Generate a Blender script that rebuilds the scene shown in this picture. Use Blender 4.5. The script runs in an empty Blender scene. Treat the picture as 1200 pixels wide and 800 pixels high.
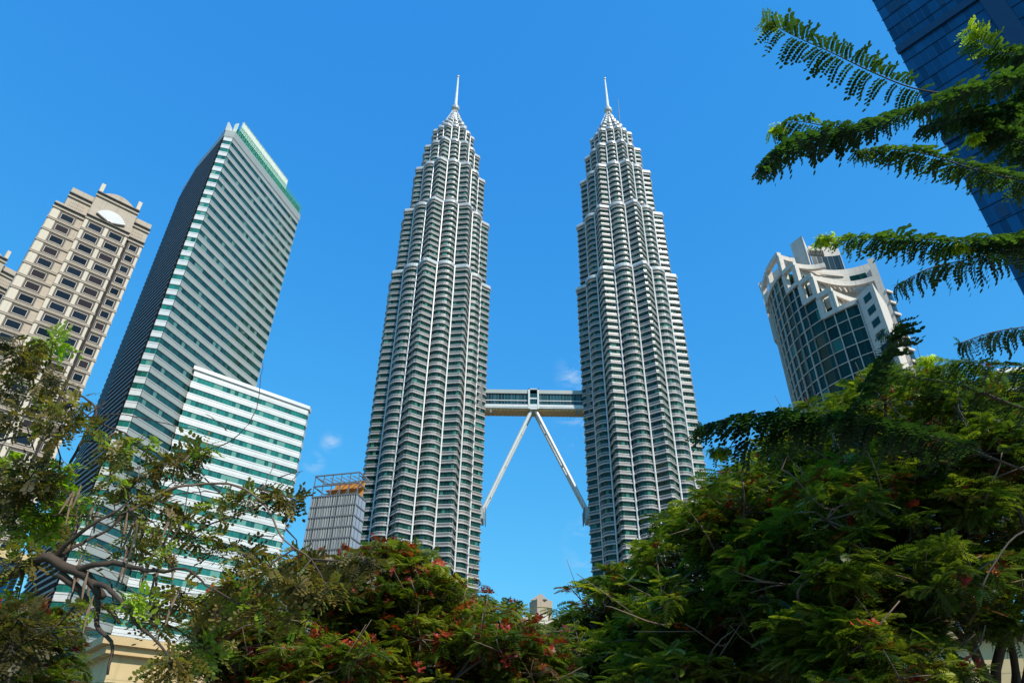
import bpy, math, random
import numpy as np
from mathutils import Matrix, Vector, Euler
R = math.radians
sc = bpy.context.scene
col = sc.collection

# ------------------------------------------------------------------ camera
PITCH, ROLL, CAMZ, FPX = R(33.9), R(0.79), 1.7, 800.0
cam = bpy.data.cameras.new('camera')
cam.lens = 24; cam.sensor_width = 36; cam.sensor_fit = 'HORIZONTAL'
cam.clip_start = 0.1; cam.clip_end = 12000
co = bpy.data.objects.new('camera', cam); col.objects.link(co)
co.matrix_world = Matrix.Translation((0, 0, CAMZ)) @ Matrix.Rotation(math.pi/2 + PITCH, 4, 'X') @ Matrix.Rotation(ROLL, 4, 'Z')
sc.camera = co
# ------------------------------------------------------------------ sky and sun
SUN_AZ, SUN_EL = 141.0, 41.0          # degrees clockwise from +Y
w = bpy.data.worlds.new('World'); sc.world = w; w.use_nodes = True
nt = w.node_tree; nt.nodes.clear()
sky = nt.nodes.new('ShaderNodeTexSky'); sky.sky_type = 'NISHITA'; sky.sun_disc = False
sky.sun_elevation = R(SUN_EL); sky.sun_rotation = R(SUN_AZ)
sky.air_density = 1.15; sky.dust_density = 0.25; sky.ozone_density = 2.2; sky.altitude = 50
hs = nt.nodes.new('ShaderNodeHueSaturation'); hs.inputs['Hue'].default_value = 0.478
hs.inputs['Saturation'].default_value = 1.32; hs.inputs['Value'].default_value = 1.45
bg = nt.nodes.new('ShaderNodeBackground'); bg.inputs['Strength'].default_value = 0.12
wo = nt.nodes.new('ShaderNodeOutputWorld')
# a few thin wisps of cloud
tc = nt.nodes.new('ShaderNodeTexCoord')
ns = nt.nodes.new('ShaderNodeTexNoise'); ns.inputs['Scale'].default_value = 26; ns.inputs['Detail'].default_value = 9
ns.inputs['Roughness'].default_value = 0.62; ns.inputs['Distortion'].default_value = 0.6
mp = nt.nodes.new('ShaderNodeMapping'); mp.inputs['Scale'].default_value = (0.7, 1.0, 1.5)
nt.links.new(tc.outputs['Generated'], mp.inputs[0]); nt.links.new(mp.outputs[0], ns.inputs[0])
def ray(px, py):
    x, y = px - 600, 400 - py
    x, y = x*math.cos(ROLL) - y*math.sin(ROLL), x*math.sin(ROLL) + y*math.cos(ROLL)
    return Vector((x, math.cos(PITCH)*FPX - math.sin(PITCH)*y, math.sin(PITCH)*FPX + math.cos(PITCH)*y))
acc = None
for (px, py, rad) in ((672, 438, .035), (676, 500, .045), (388, 518, .02), (700, 640, .06), (368, 542, .02)):
    d = ray(px, py).normalized()
    dn = nt.nodes.new('ShaderNodeVectorMath'); dn.operation = 'DISTANCE'; dn.inputs[1].default_value = d
    nt.links.new(tc.outputs['Generated'], dn.inputs[0])
    mr = nt.nodes.new('ShaderNodeMapRange'); mr.interpolation_type = 'SMOOTHSTEP'
    mr.inputs['From Min'].default_value = 0; mr.inputs['From Max'].default_value = rad
    mr.inputs['To Min'].default_value = 1; mr.inputs['To Max'].default_value = 0
    nt.links.new(dn.outputs['Value'], mr.inputs['Value'])
    if acc is None: acc = mr.outputs[0]
    else:
        m = nt.nodes.new('ShaderNodeMath'); m.operation = 'MAXIMUM'
        nt.links.new(acc, m.inputs[0]); nt.links.new(mr.outputs[0], m.inputs[1]); acc = m.outputs[0]
r1 = nt.nodes.new('ShaderNodeMapRange'); r1.inputs['From Min'].default_value = .47; r1.inputs['From Max'].default_value = .75
nt.links.new(ns.outputs[0], r1.inputs['Value'])
mm = nt.nodes.new('ShaderNodeMath'); mm.operation = 'MULTIPLY'; nt.links.new(acc, mm.inputs[0]); nt.links.new(r1.outputs[0], mm.inputs[1])
mx = nt.nodes.new('ShaderNodeMix'); mx.data_type = 'RGBA'; mx.inputs[7].default_value = (4.2, 5.8, 7.8, 1)
sr = nt.nodes.new('ShaderNodeSeparateColor'); cr_ = nt.nodes.new('ShaderNodeCombineColor')
nt.links.new(sky.outputs[0], hs.inputs['Color']); nt.links.new(hs.outputs[0], sr.inputs[0])
for i_, (gain, ref, ex) in enumerate(((.31, .35, .72), (2.47, 1.86, .6), (6.7, 3.6, .25))):
    pw = nt.nodes.new('ShaderNodeMath'); pw.operation = 'POWER'; pw.inputs[1].default_value = ex
    dv_ = nt.nodes.new('ShaderNodeMath'); dv_.operation = 'DIVIDE'; dv_.inputs[1].default_value = ref
    ml_ = nt.nodes.new('ShaderNodeMath'); ml_.operation = 'MULTIPLY'; ml_.inputs[1].default_value = gain
    nt.links.new(sr.outputs[i_], dv_.inputs[0]); nt.links.new(dv_.outputs[0], pw.inputs[0]); nt.links.new(pw.outputs[0], ml_.inputs[0]); nt.links.new(ml_.outputs[0], cr_.inputs[i_])
nt.links.new(mm.outputs[0], mx.inputs[0]); nt.links.new(cr_.outputs[0], mx.inputs[6])
nt.links.new(mx.outputs[2], bg.inputs[0]); nt.links.new(bg.outputs[0], wo.inputs[0])
sun = bpy.data.lights.new('sun', 'SUN'); sun.energy = 5.0; sun.angle = R(0.53); sun.color = (1, .945, .86)
so = bpy.data.objects.new('sun', sun); col.objects.link(so)
sdir = Vector((math.sin(R(SUN_AZ))*math.cos(R(SUN_EL)), math.cos(R(SUN_AZ))*math.cos(R(SUN_EL)), math.sin(R(SUN_EL))))
so.rotation_euler = sdir.to_track_quat('Z', 'Y').to_euler(); so.location = (60, -80, 120)
sc.view_settings.view_transform = 'Standard'; sc.view_settings.look = 'None'
sc.view_settings.exposure = 0.0; sc.view_settings.gamma = 1; sc.view_settings.use_curve_mapping = False
sc.cycles.max_bounces = 6; sc.cycles.transparent_max_bounces = 6

# ------------------------------------------------------------------ helpers
def P(px, py, Y):
    d = ray(px, py); t = Y/d.y
    return Vector((d.x*t, Y, CAMZ + d.z*t))
def PZ(px, py, Z):
    d = ray(px, py); t = (Z - CAMZ)/d.z
    return Vector((d.x*t, d.y*t, Z))
def zc(p): return p.y*math.cos(PITCH) + (p.z - CAMZ)*math.sin(PITCH)

def tag(o, label=None, cat=None, group=None, kind=None):
    if label: o['label'] = label
    if cat: o['category'] = cat
    if group: o['group'] = group
    if kind: o['kind'] = kind
    return o
def empty(name, loc, rz=0):
    o = bpy.data.objects.new(name, None); col.objects.link(o)
    o.location = loc; o.rotation_euler = (0, 0, rz); o.empty_display_size = 1
    return o
class MB:
    def __init__(s): s.v = []; s.f = []; s.uv = []; s.m = []
    def q(s, pts, uv=None, m=0):
        n = len(s.v); s.v += [tuple(p) for p in pts]; s.f.append(tuple(range(n, n+len(pts))))
        s.uv.append(uv if uv else [(.7, .3)]*len(pts)); s.m.append(m)
    def box(s, x0, x1, y0, y1, z0, z1, m=0):
        c = [(x0,y0,z0),(x1,y0,z0),(x1,y1,z0),(x0,y1,z0),(x0,y0,z1),(x1,y0,z1),(x1,y1,z1),(x0,y1,z1)]
        for f, (a, b) in (((0,3,2,1),(0,1)), ((4,5,6,7),(0,1)), ((0,1,5,4),(0,2)), ((1,2,6,5),(1,2)), ((2,3,7,6),(0,2)), ((3,0,4,7),(1,2))):
            p = [c[i] for i in f]; s.q(p, [(k[a], k[b]) for k in p], m)
    def prism(s, poly, z0, z1, m=0, caps=True):
        n = len(poly); u = 0
        for i in range(n):
            a, b = poly[i], poly[(i+1) % n]; l = math.hypot(b[0]-a[0], b[1]-a[1])
            s.q([(a[0],a[1],z0),(b[0],b[1],z0),(b[0],b[1],z1),(a[0],a[1],z1)], [(u,z0),(u+l,z0),(u+l,z1),(u,z1)], m); u += l
        if caps:
            s.q([(a[0],a[1],z1) for a in poly], [(a[0], a[1]) for a in poly], m); s.q([(a[0],a[1],z0) for a in reversed(poly)], [(a[0], a[1]) for a in reversed(poly)], m)
    def bar(s, a, b, w, h=None, m=0):
        a, b = Vector(a), Vector(b); h = h or w; d = (b-a).normalized()
        up = Vector((0,0,1)) if abs(d.z) < .95 else Vector((0,1,0))
        x = d.cross(up).normalized()*w/2; y = x.cross(d).normalized()*h/2
        A = [a-x-y, a+x-y, a+x+y, a-x+y]; B = [p+(b-a) for p in A]
        for i in range(4): s.q([A[i], A[(i+1)%4], B[(i+1)%4], B[i]], None, m)
        s.q(A[::-1], None, m); s.q(B, None, m)
    def tube(s, path, rad, n=7, m=0):
        path = [Vector(p) for p in path]; rings = []
        for i, p in enumerate(path):
            d = (path[min(i+1, len(path)-1)] - path[max(i-1, 0)])
            if d.length < 1e-6: d = Vector((0,0,1))
            d.normalize(); up = Vector((0,0,1)) if abs(d.z) < .9 else Vector((1,0,0))
            x = d.cross(up).normalized(); y = x.cross(d)
            r = rad[i] if hasattr(rad, '__len__') else rad
            rings.append([p + x*math.cos(2*math.pi*k/n)*r + y*math.sin(2*math.pi*k/n)*r for k in range(n)])
        base = len(s.v)
        for r_ in rings: s.v += [tuple(p) for p in r_]
        for i in range(len(rings)-1):
            for k in range(n):
                a = base+i*n+k; b = base+i*n+(k+1) % n
                s.f.append((a, b, b+n, a+n)); s.uv.append([(.7,.3)]*4); s.m.append(m)
        s.f.append(tuple(range(base+n-1, base-1, -1))); s.uv.append([(.7,.3)]*n); s.m.append(m)
        e = base+(len(rings)-1)*n
        s.f.append(tuple(range(e, e+n))); s.uv.append([(.7,.3)]*n); s.m.append(m)
    def mesh(s, name, mats, smooth=False):
        me = bpy.data.meshes.new(name); me.from_pydata(s.v, [], s.f)
        if not isinstance(mats, (list, tuple)): mats = [mats]
        for m in mats: me.materials.append(m)
        uvl = me.uv_layers.new(name='UVMap'); flat = [c for f in s.uv for p in f for c in p]
        uvl.data.foreach_set('uv', flat)
        me.polygons.foreach_set('material_index', s.m)
        if smooth: me.polygons.foreach_set('use_smooth', [True]*len(s.f))
        me.update(); return me
    def build(s, name, mats, parent=None, smooth=False, loc=None):
        return link(name, s.mesh(name, mats, smooth), parent, loc)
def link(name, me, parent=None, loc=None):
    o = bpy.data.objects.new(name, me); col.objects.link(o)
    if parent: o.parent = parent
    if loc: o.location = loc
    return o

# ------------------------------------------------------------------ materials
class NT:
    def __init__(s, name):
        s.mat = bpy.data.materials.new(name); s.mat.use_nodes = True; s.t = s.mat.node_tree
        s.b = s.t.nodes['Principled BSDF']
    def n(s, typ, **k):
        x = s.t.nodes.new(typ)
        for a, v in k.items(): setattr(x, a, v)
        return x
    def l(s, a, b): s.t.links.new(a, b)
    def math(s, op, a, b=None, clamp=False):
        x = s.n('ShaderNodeMath', operation=op); x.use_clamp = clamp
        for i, v in enumerate((a, b)):
            if v is None: continue
            if isinstance(v, (int, float)): x.inputs[i].default_value = v
            else: s.l(v, x.inputs[i])
        return x.outputs[0]
    def mix(s, f, a, b):
        x = s.n('ShaderNodeMix', data_type='RGBA')
        for i, v in ((0, f), (6, a), (7, b)):
            if isinstance(v, (int, float)): x.inputs[i].default_value = v
            elif isinstance(v, tuple): x.inputs[i].default_value = (*v, 1)
            else: s.l(v, x.inputs[i])
        return x.outputs[2]
    def noise(s, scale, detail=4, vec=None):
        x = s.n('ShaderNodeTexNoise'); x.inputs['Scale'].default_value = scale; x.inputs['Detail'].default_value = detail
        if vec is not None: s.l(vec, x.inputs[0])
        return x.outputs[0]
def metal(name, c, rough=.35, met=.5, slat=None, var=.12):
    k = NT(name); tcn = k.n('ShaderNodeTexCoord'); uv = k.n('ShaderNodeUVMap')
    nz = k.noise(.35, 5, tcn.outputs['Object']); oi = k.n('ShaderNodeObjectInfo')
    f = k.math('ADD', k.math('MULTIPLY', nz, .8), k.math('MULTIPLY', oi.outputs['Random'], .35))
    c2 = tuple(x*(1-var*1.6) for x in c); c1 = tuple(min(1, x*(1+var*.5)) for x in c)
    cc = k.mix(f, c2, c1)
    # panel joints along u
    sp = k.n('ShaderNodeSeparateXYZ'); k.l(uv.outputs[0], sp.inputs[0])
    fr = k.math('FRACT', k.math('DIVIDE', sp.outputs[0], 1.5)); jn = k.math('LESS_THAN', fr, .035)
    cc = k.mix(k.math('MULTIPLY', jn, .28), cc, tuple(x*.35 for x in c))
    if slat:
        fz = k.math('FRACT', k.math('DIVIDE', sp.outputs[1], slat)); sl = k.math('LESS_THAN', fz, .38)
        cc = k.mix(k.math('MULTIPLY', sl, .55), cc, tuple(x*.28 for x in c))
    k.l(cc, k.b.inputs['Base Color']); k.b.inputs['Metallic'].default_value = met; 
    r = k.math('ADD', k.math('MULTIPLY', nz, .15), rough-.07); k.l(r, k.b.inputs['Roughness'])
    return k.mat
def glass(name, c, mull=1.5, mc=(.35,.38,.37), mw=.06, blind=(.25,.32,.28), pb=.12, rough=.06, spec=.6, hline=None):
    k = NT(name); uv = k.n('ShaderNodeUVMap'); sp = k.n('ShaderNodeSeparateXYZ'); k.l(uv.outputs[0], sp.inputs[0])
    oi = k.n('ShaderNodeObjectInfo')
    ui = k.math('DIVIDE', sp.outputs[0], mull); fr = k.math('FRACT', ui); fl = k.math('FLOOR', ui)
    cb = k.n('ShaderNodeCombineXYZ'); k.l(fl, cb.inputs[0]); k.l(k.math('MULTIPLY', oi.outputs['Random'], 977), cb.inputs[1])
    if hline:
        k.l(k.math('FLOOR', k.math('DIVIDE', sp.outputs[1], hline)), cb.inputs[2])
    wn = k.n('ShaderNodeTexWhiteNoise', noise_dimensions='3D'); k.l(cb.outputs[0], wn.inputs[0])
    cc = k.mix(wn.outputs[0], tuple(x*.55 for x in c), tuple(x*1.6 for x in c))
    isb = k.math('GREATER_THAN', wn.outputs[0], 1-pb)
    cc = k.mix(k.math('MULTIPLY', isb, .8), cc, blind)
    mu = k.math('LESS_THAN', fr, mw)
    if hline:
        mu = k.math('MAXIMUM', mu, k.math('LESS_THAN', k.math('FRACT', k.math('DIVIDE', sp.outputs[1], hline)), .07))
    cc = k.mix(mu, cc, mc); k.l(cc, k.b.inputs['Base Color'])
    k.l(k.math('ADD', k.math('MULTIPLY', mu, .4), rough), k.b.inputs['Roughness'])
    k.b.inputs['Specular IOR Level'].default_value = spec
    # faint waviness of the panes
    tcn = k.n('ShaderNodeTexCoord'); nz = k.noise(.5, 2, tcn.outputs['Object'])
    bp = k.n('ShaderNodeBump'); bp.inputs['Strength'].default_value = .12; bp.inputs['Distance'].default_value = .05
    k.l(k.math('ADD', nz, k.math('MULTIPLY', wn.outputs[0], .4)), bp.inputs['Height']); k.l(bp.outputs[0], k.b.inputs['Normal'])
    return k.mat
def stone(name, c, scale=.6, var=.18, joint=None, rough=.8):
    k = NT(name); tcn = k.n('ShaderNodeTexCoord')
    nz = k.noise(scale, 8, tcn.outputs['Object']); nz2 = k.noise(scale*.12, 3, tcn.outputs['Object'])
    f = k.math('ADD', k.math('MULTIPLY', nz, .6), k.math('MULTIPLY', nz2, .5))
    cc = k.mix(f, tuple(x*(1-var*1.6) for x in c), tuple(min(1, x*(1+var)) for x in c))
    # rain streaks
    mpn = k.n('ShaderNodeMapping'); mpn.inputs['Scale'].default_value = (2.2, 2.2, .05); k.l(tcn.outputs['Object'], mpn.inputs[0])
    st = k.noise(1, 5, mpn.outputs[0]); cc = k.mix(k.math('MULTIPLY', k.math('GREATER_THAN', st, .6), .18), cc, tuple(x*.45 for x in c))
    if joint:
        sp = k.n('ShaderNodeSeparateXYZ'); k.l(tcn.outputs['Object'], sp.inputs[0])
        j = k.math('LESS_THAN', k.math('FRACT', k.math('DIVIDE', sp.outputs[2], joint)), .04)
        j2 = k.math('LESS_THAN', k.math('FRACT', k.math('DIVIDE', sp.outputs[0], joint*1.3)), .03)
        cc = k.mix(k.math('MULTIPLY', k.math('MAXIMUM', j, j2), .5), cc, tuple(x*.4 for x in c))
    k.l(cc, k.b.inputs['Base Color']); k.b.inputs['Roughness'].default_value = rough
    return k.mat
def plain(name, c, rough=.6, met=0):
    k = NT(name); tcn = k.n('ShaderNodeTexCoord'); nz = k.noise(1.3, 6, tcn.outputs['Object'])
    k.l(k.mix(nz, tuple(x*.75 for x in c), tuple(min(1, x*1.2) for x in c)), k.b.inputs['Base Color'])
    k.b.inputs['Roughness'].default_value = rough; k.b.inputs['Metallic'].default_value = met
    return k.mat
def leafmat(name, ramp, trans=.35, rough=.45, tcol=1.6):
    k = NT(name); at = k.n('ShaderNodeAttribute', attribute_name='v')
    cr = k.n('ShaderNodeValToRGB'); k.l(at.outputs['Fac'], cr.inputs[0])
    el = cr.color_ramp.elements
    el[0].position = ramp[0][0]; el[0].color = (*ramp[0][1], 1); el[1].position = ramp[-1][0]; el[1].color = (*ramp[-1][1], 1)
    for p, c in ramp[1:-1]:
        e = el.new(p); e.color = (*c, 1)
    k.l(cr.outputs[0], k.b.inputs['Base Color']); k.b.inputs['Roughness'].default_value = rough
    k.b.inputs['Specular IOR Level'].default_value = .35
    tr = k.n('ShaderNodeBsdfTranslucent')
    mu = k.n('ShaderNodeMix', data_type='RGBA', blend_type='MULTIPLY'); mu.inputs[0].default_value = 1
    mu.inputs[7].default_value = (1.5*tcol, 1.7*tcol, .6*tcol, 1); k.l(cr.outputs[0], mu.inputs[6]); k.l(mu.outputs[2], tr.inputs[0])
    ms = k.n('ShaderNodeMixShader'); ms.inputs[0].default_value = trans
    out = k.t.nodes['Material Output']; k.l(k.b.outputs[0], ms.inputs[1]); k.l(tr.outputs[0], ms.inputs[2]); k.l(ms.outputs[0], out.inputs[0])
    return k.mat
def barkmat(name, c):
    k = NT(name); tcn = k.n('ShaderNodeTexCoord'); nz = k.noise(9, 8, tcn.outputs['Object']); n2 = k.noise(1.5, 4, tcn.outputs['Object'])
    k.l(k.mix(k.math('ADD', k.math('MULTIPLY', nz, .6), k.math('MULTIPLY', n2, .4)), tuple(x*.4 for x in c), tuple(x*1.7 for x in c)), k.b.inputs['Base Color'])
    k.b.inputs['Roughness'].default_value = .85
    bp = k.n('ShaderNodeBump'); bp.inputs['Strength'].default_value = .6; bp.inputs['Distance'].default_value = .02; k.l(nz, bp.inputs['Height']); k.l(bp.outputs[0], k.b.inputs['Normal'])
    return k.mat
M = dict(
    steel=metal('brushed_steel_cladding', (.60,.58,.54), .26, .22, var=.22),
    slatted=metal('slatted_steel_cladding', (.20,.178,.16), .45, .1, slat=.42, var=.2),
    column=metal('bright_steel_column', (.72,.71,.69), .3, .05),
    tglass=glass('dark_green_glass', (.007,.040,.030), 1.4, (.03,.07,.055), .09, (.05,.20,.15), .10, spec=.28),
    dark=plain('dark_reveal', (.03,.03,.03), .7),
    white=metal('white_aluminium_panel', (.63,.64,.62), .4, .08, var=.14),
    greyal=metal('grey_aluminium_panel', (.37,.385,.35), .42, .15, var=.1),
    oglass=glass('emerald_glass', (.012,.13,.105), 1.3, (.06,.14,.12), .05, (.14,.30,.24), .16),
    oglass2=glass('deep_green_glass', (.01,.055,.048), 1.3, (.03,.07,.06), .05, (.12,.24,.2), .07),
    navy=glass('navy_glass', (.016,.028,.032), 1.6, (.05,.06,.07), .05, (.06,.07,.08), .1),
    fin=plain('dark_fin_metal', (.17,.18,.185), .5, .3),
    painted_shade=plain('painted_shade_black', (.012,.011,.010), .8),  # near-black that paints the shade beside the hotel's centre bay
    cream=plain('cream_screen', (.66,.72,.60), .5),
    lattice=plain('green_lattice', (.10,.42,.27), .4),
    beige=stone('beige_stone', (.44,.36,.275), .8, .12, 1.9),
    beige2=stone('tan_stone', (.36,.29,.22), .8, .12),
    ivory=stone('ivory_stone_pier', (.58,.50,.39), .8, .08),
    brown=plain('brown_trim_and_shade', (.06,.04,.03), .6),  # trim brown, also painted as shadow lines on the hotel courses
    wglass=glass('tinted_window_glass', (.008,.012,.022), 9, (.1,.1,.1), .0, (.035,.02,.018), .3, .07, .25),
    fanwhite=metal('white_fan_relief', (.74,.73,.70), .5, 0, var=.03),
    pgrey=stone('pale_grey_stone', (.60,.53,.45), .6, .1, 2.2),
    rglass=glass('teal_curtain_glass', (.005,.036,.029), 2.6, (.06,.09,.08), .03, (.04,.17,.14), .10, .08, .2),
    bglass=glass('blue_curtain_glass', (.006,.075,.19), .8, (.012,.09,.20), .12, (.006,.06,.15), .3, .2, .25, hline=2.3),
    bdark=plain('dark_blue_band', (.005,.038,.10), .5),
    frame=plain('grey_steel_frame', (.22,.23,.25), .5, .4),
    orange=plain('orange_hoarding', (.62,.27,.06), .7),
    curtainw=glass('grey_curtain_wall', (.14,.16,.19), .9, (.36,.38,.41), .25, (.30,.32,.35), .4, .15, .5),
    soffit_bounce=plain('soffit_bounce_gold', (.60,.38,.15), .5, 0),  # warm light reflected onto the bridge underside, painted in as gold
    bridgeglass=glass('bridge_glass', (.008,.05,.06), 1.5, (.08,.16,.18), .05, (.02,.09,.11), .2, .08, .3),
    tan=stone('tan_render_wall', (.60,.44,.22), 1.5, .12, 1.2),
    tantrim=plain('tan_cornice', (.52,.36,.17), .7),
    bark=barkmat('rough_bark', (.055,.037,.024)), bark2=barkmat('pale_twig_bark', (.15,.10,.065)),
)
def bark_only(): return M['bark']

# ------------------------------------------------------------------ ground
g = MB(); n = 24; S = 5000
for i in range(n):
    for j in range(n):
        a, b = -S+2*S*i/n, -S+2*S*j/n; d = 2*S/n
        g.q([(a,b,0),(a+d,b,0),(a+d,b+d,0),(a,b+d,0)])
kg = NT('park_ground'); tcn = kg.n('ShaderNodeTexCoord'); nz = kg.noise(.03, 8, tcn.outputs['Object']); nz2 = kg.noise(.8, 6, tcn.outputs['Object'])
cc = kg.mix(kg.math('GREATER_THAN', nz, .52), (.16,.15,.14), (.06,.09,.03)); cc = kg.mix(kg.math('MULTIPLY', nz2, .5), cc, (.20,.18,.15)); kg.l(cc, kg.b.inputs['Base Color']); kg.b.inputs['Roughness'].default_value = .9
tag(g.build('ground', kg.mat), kind='structure')

# ------------------------------------------------------------------ bands around a plan
def offs(poly, d, closed=True):
    n = len(poly); out = []
    for i in range(n):
        p = Vector(poly[i][:2])
        a = Vector(poly[(i-1) % n][:2]) if (closed or i > 0) else None
        b = Vector(poly[(i+1) % n][:2]) if (closed or i < n-1) else None
        ns_ = []
        for u, v in ((a, p), (p, b)):
            if u is None or v is None: continue
            e = (v-u)
            if e.length < 1e-6: continue
            e.normalize(); ns_.append(Vector((e.y, -e.x)))       # right-hand normal: outward for ccw plans
        m = sum(ns_, Vector((0,0))); m.normalize(); c = max(.5, m.dot(ns_[0]))
        out.append((p.x + m.x*d/c, p.y + m.y*d/c))
    return out
def sweep(mb, poly, prof, closed=True, m=0, split=None):
    """prof: list of (z, offset); material index per segment through split"""
    rings = [(z, offs(poly, o, closed)) for z, o in prof]
    n = len(poly); k = n if closed else n-1
    us = [0]
    for i in range(n): us.append(us[-1] + math.hypot(poly[(i+1)%n][0]-poly[i][0], poly[(i+1)%n][1]-poly[i][1]))
    vv = [0]
    for i in range(1, len(prof)): vv.append(vv[-1] + math.hypot(prof[i][0]-prof[i-1][0], prof[i][1]-prof[i-1][1]))
    for s in range(len(rings)-1):
        z0, r0 = rings[s]; z1, r1 = rings[s+1]
        for i in range(k):
            j = (i+1) % n
            mb.q([(r0[i][0],r0[i][1],z0),(r0[j][0],r0[j][1],z0),(r1[j][0],r1[j][1],z1),(r1[i][0],r1[i][1],z1)],
                 [(us[i],vv[s]),(us[i+1],vv[s]),(us[i+1],vv[s+1]),(us[i],vv[s+1])], split[s] if split else m)
def cap(mb, poly, z, up=True, m=0):
    p = [(a[0], a[1], z) for a in poly]; mb.q(p if up else p[::-1], [(a[0], a[1]) for a in (poly if up else poly[::-1])], m)

# ------------------------------------------------------------------ twin towers
FH = 4.2
def star(Rr, rot, ar=.158):
    pts = []; cols_ = []
    for k in range(8):
        a = rot + k*math.pi/4
        tip = (Rr*math.cos(a), Rr*math.sin(a))
        ci = .765*Rr; b = a + math.pi/8
        cx, cy = ci*math.cos(b), ci*math.sin(b)
        # direction from the inner corner back to this tip and on to the next tip
        nt_ = (Rr*math.cos(a+math.pi/4), Rr*math.sin(a+math.pi/4))
        d0 = math.atan2(tip[1]-cy, tip[0]-cx); d1 = math.atan2(nt_[1]-cy, nt_[0]-cx)
        while d1 < d0: d1 += 2*math.pi
        rr = ar*Rr
        # blunt tip
        q = .03*Rr; pa = a + math.pi - math.pi/4; pb = a + math.pi + math.pi/4
        pts.append((tip[0]+q*math.cos(pb), tip[1]+q*math.sin(pb))); pts.append((tip[0]+q*math.cos(pa), tip[1]+q*math.sin(pa)))
        js = 9
        for i in range(js+1):
            t = d0 + (d1-d0)*i/js
            pts.append((cx+rr*math.cos(t), cy+rr*math.sin(t)))
        cols_.append((cx+rr*1.06*math.cos(d0), cy+rr*1.06*math.sin(d0))); cols_.append((cx+rr*1.06*math.cos(d1), cy+rr*1.06*math.sin(d1)))
    return pts, cols_
TIERS = [(0, 244, 30.4), (244, 293, 28), (293, 332, 24), (332, 356, 19.6), (356, 375.5, 14.8), (375.5, 383, 11.4), (383, 389, 9), (389, 394, 6.4), (394, 398, 4.6), (398, 402, 3.3)]
def make_tower(cx, cy, rot, label):
    root = empty('skyscraper', (cx, cy, 0)); tag(root, label, 'skyscraper', 'twin towers')
    for ti, (z0, z1, Rr) in enumerate(TIERS):
        poly, cl = star(Rr, rot)
        s = 1.0 if ti < 5 else .7
        fh = FH if ti < 5 else (2.9 if ti < 6 else 2.2)
        nf = max(1, round((z1-z0)/fh)); h = (z1-z0)/nf
        g_, w_ = MB(), MB()
        gh = .53*h; q = .2*s
        sweep(w_, poly, [(0, -.12*s), (gh, -.12*s)])
        sweep(g_, poly, [(gh, -.12*s), (gh, .50*s), (gh+.06*h, .62*s), (gh+.13*h, .50*s), (gh+.15*h, .08*s)], m=0)
        sweep(g_, poly, [(gh+.15*h, .08*s), (h-.07*h, .08*s)], m=1)
        sweep(g_, poly, [(h-.07*h, .08*s), (h-.06*h, .22*s), (h, .22*s), (h, -.12*s)], m=0)
        me_g = g_.mesh('cladding_band', [M['steel'], M['slatted']]); me_w = w_.mesh('window_band', [M['tglass']])
        for k in range(nf):
            link('window_band', me_w, root, (0,0,z0+k*h)); link('cladding_band', me_g, root, (0,0,z0+k*h))
        # setback roof with a heavier parapet
        r_ = MB(); sweep(r_, poly, [(z1, -.3), (z1, .8*s), (z1+1.0*s, .95*s), (z1+2*s, .8*s), (z1+2*s, .3*s), (z1+.3, .3*s)]); cap(r_, offs(poly, .3*s), z1+.3)
        r_.build('setback_roof', M['steel'], root)
        # full-height bright columns between the bays
        for (x, y) in cl:
            c_ = MB(); d = math.hypot(x, y); x2, y2 = x*(1+.9*s/d), y*(1+.9*s/d); c_.tube([(x2,y2,z0),(x2,y2,z1+1.2*s)], (.34 if ti < 3 else .26)*s+.08, 6)
            if ti < 3: c_.build('column', M['column'], root)
            else:
                if (x, y) == cl[0]: cc_ = MB()
                cc_.v, cc_.f, cc_.uv, cc_.m  # noqa
                cc_.tube([(x2,y2,z0),(x2,y2,z1+1.2*s)], .32*s+.08, 6)
                if (x, y) == cl[-1]: cc_.build('crown_ribs', M['column'], root)
    sp = MB(); sp.tube([(0,0,400),(0,0,409.5)], [2.6, 1.3], 16)
    for k in range(8):
        a = rot + k*math.pi/4; sp.bar((8*math.cos(a), 8*math.sin(a), 390), (1.6*math.cos(a), 1.6*math.sin(a), 409), .6)
    sp.build('spire_base', M['steel'], root)
    b = MB(); prof = [(-3,.3)] + [(3*math.sin(t), 3*math.cos(t)) for t in np.linspace(-1.35, 1.35, 13)] + [(3, .3)]
    b.tube([(0,0,412+z) for z, r in prof], [r for z, r in prof], 20)
    b.build('ring_ball', M['steel'], root, smooth=True)
    s_ = MB(); s_.tube([(0,0,414),(0,0,417),(0,0,447),(0,0,448)], [1.8,1.25,.6,.5], 10)
    s_.build('spire', M['column'], root, smooth=True)
    t_ = MB(); t_.tube([(0,0,448),(0,0,448.6),(0,0,449.6),(0,0,450.2)], [.4,1.0,1.0,.3], 10); t_.build('spire_tip', M['steel'], root, smooth=True)
    return root
TY = 313.0
TL = P(537, 90, TY); TR = P(708, 86, TY)
XL, XR = TL.x, TR.x
SPZ = (TL.z + TR.z)/2
t1 = make_tower(XL, TY, R(-90 - 9 ), 'left of the two spired steel and glass towers joined by the skybridge')
t2 = make_tower(XR, TY, R(-90 + 9), 'right of the two spired steel and glass towers joined by the skybridge')
# thin mast beside the right crown
mb_ = MB(); mb_.tube([(6.5, -3, 390), (7.2, -3.5, 421)], [.35, .18], 6); mb_.build('service_mast', M['fin'], t2)
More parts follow.
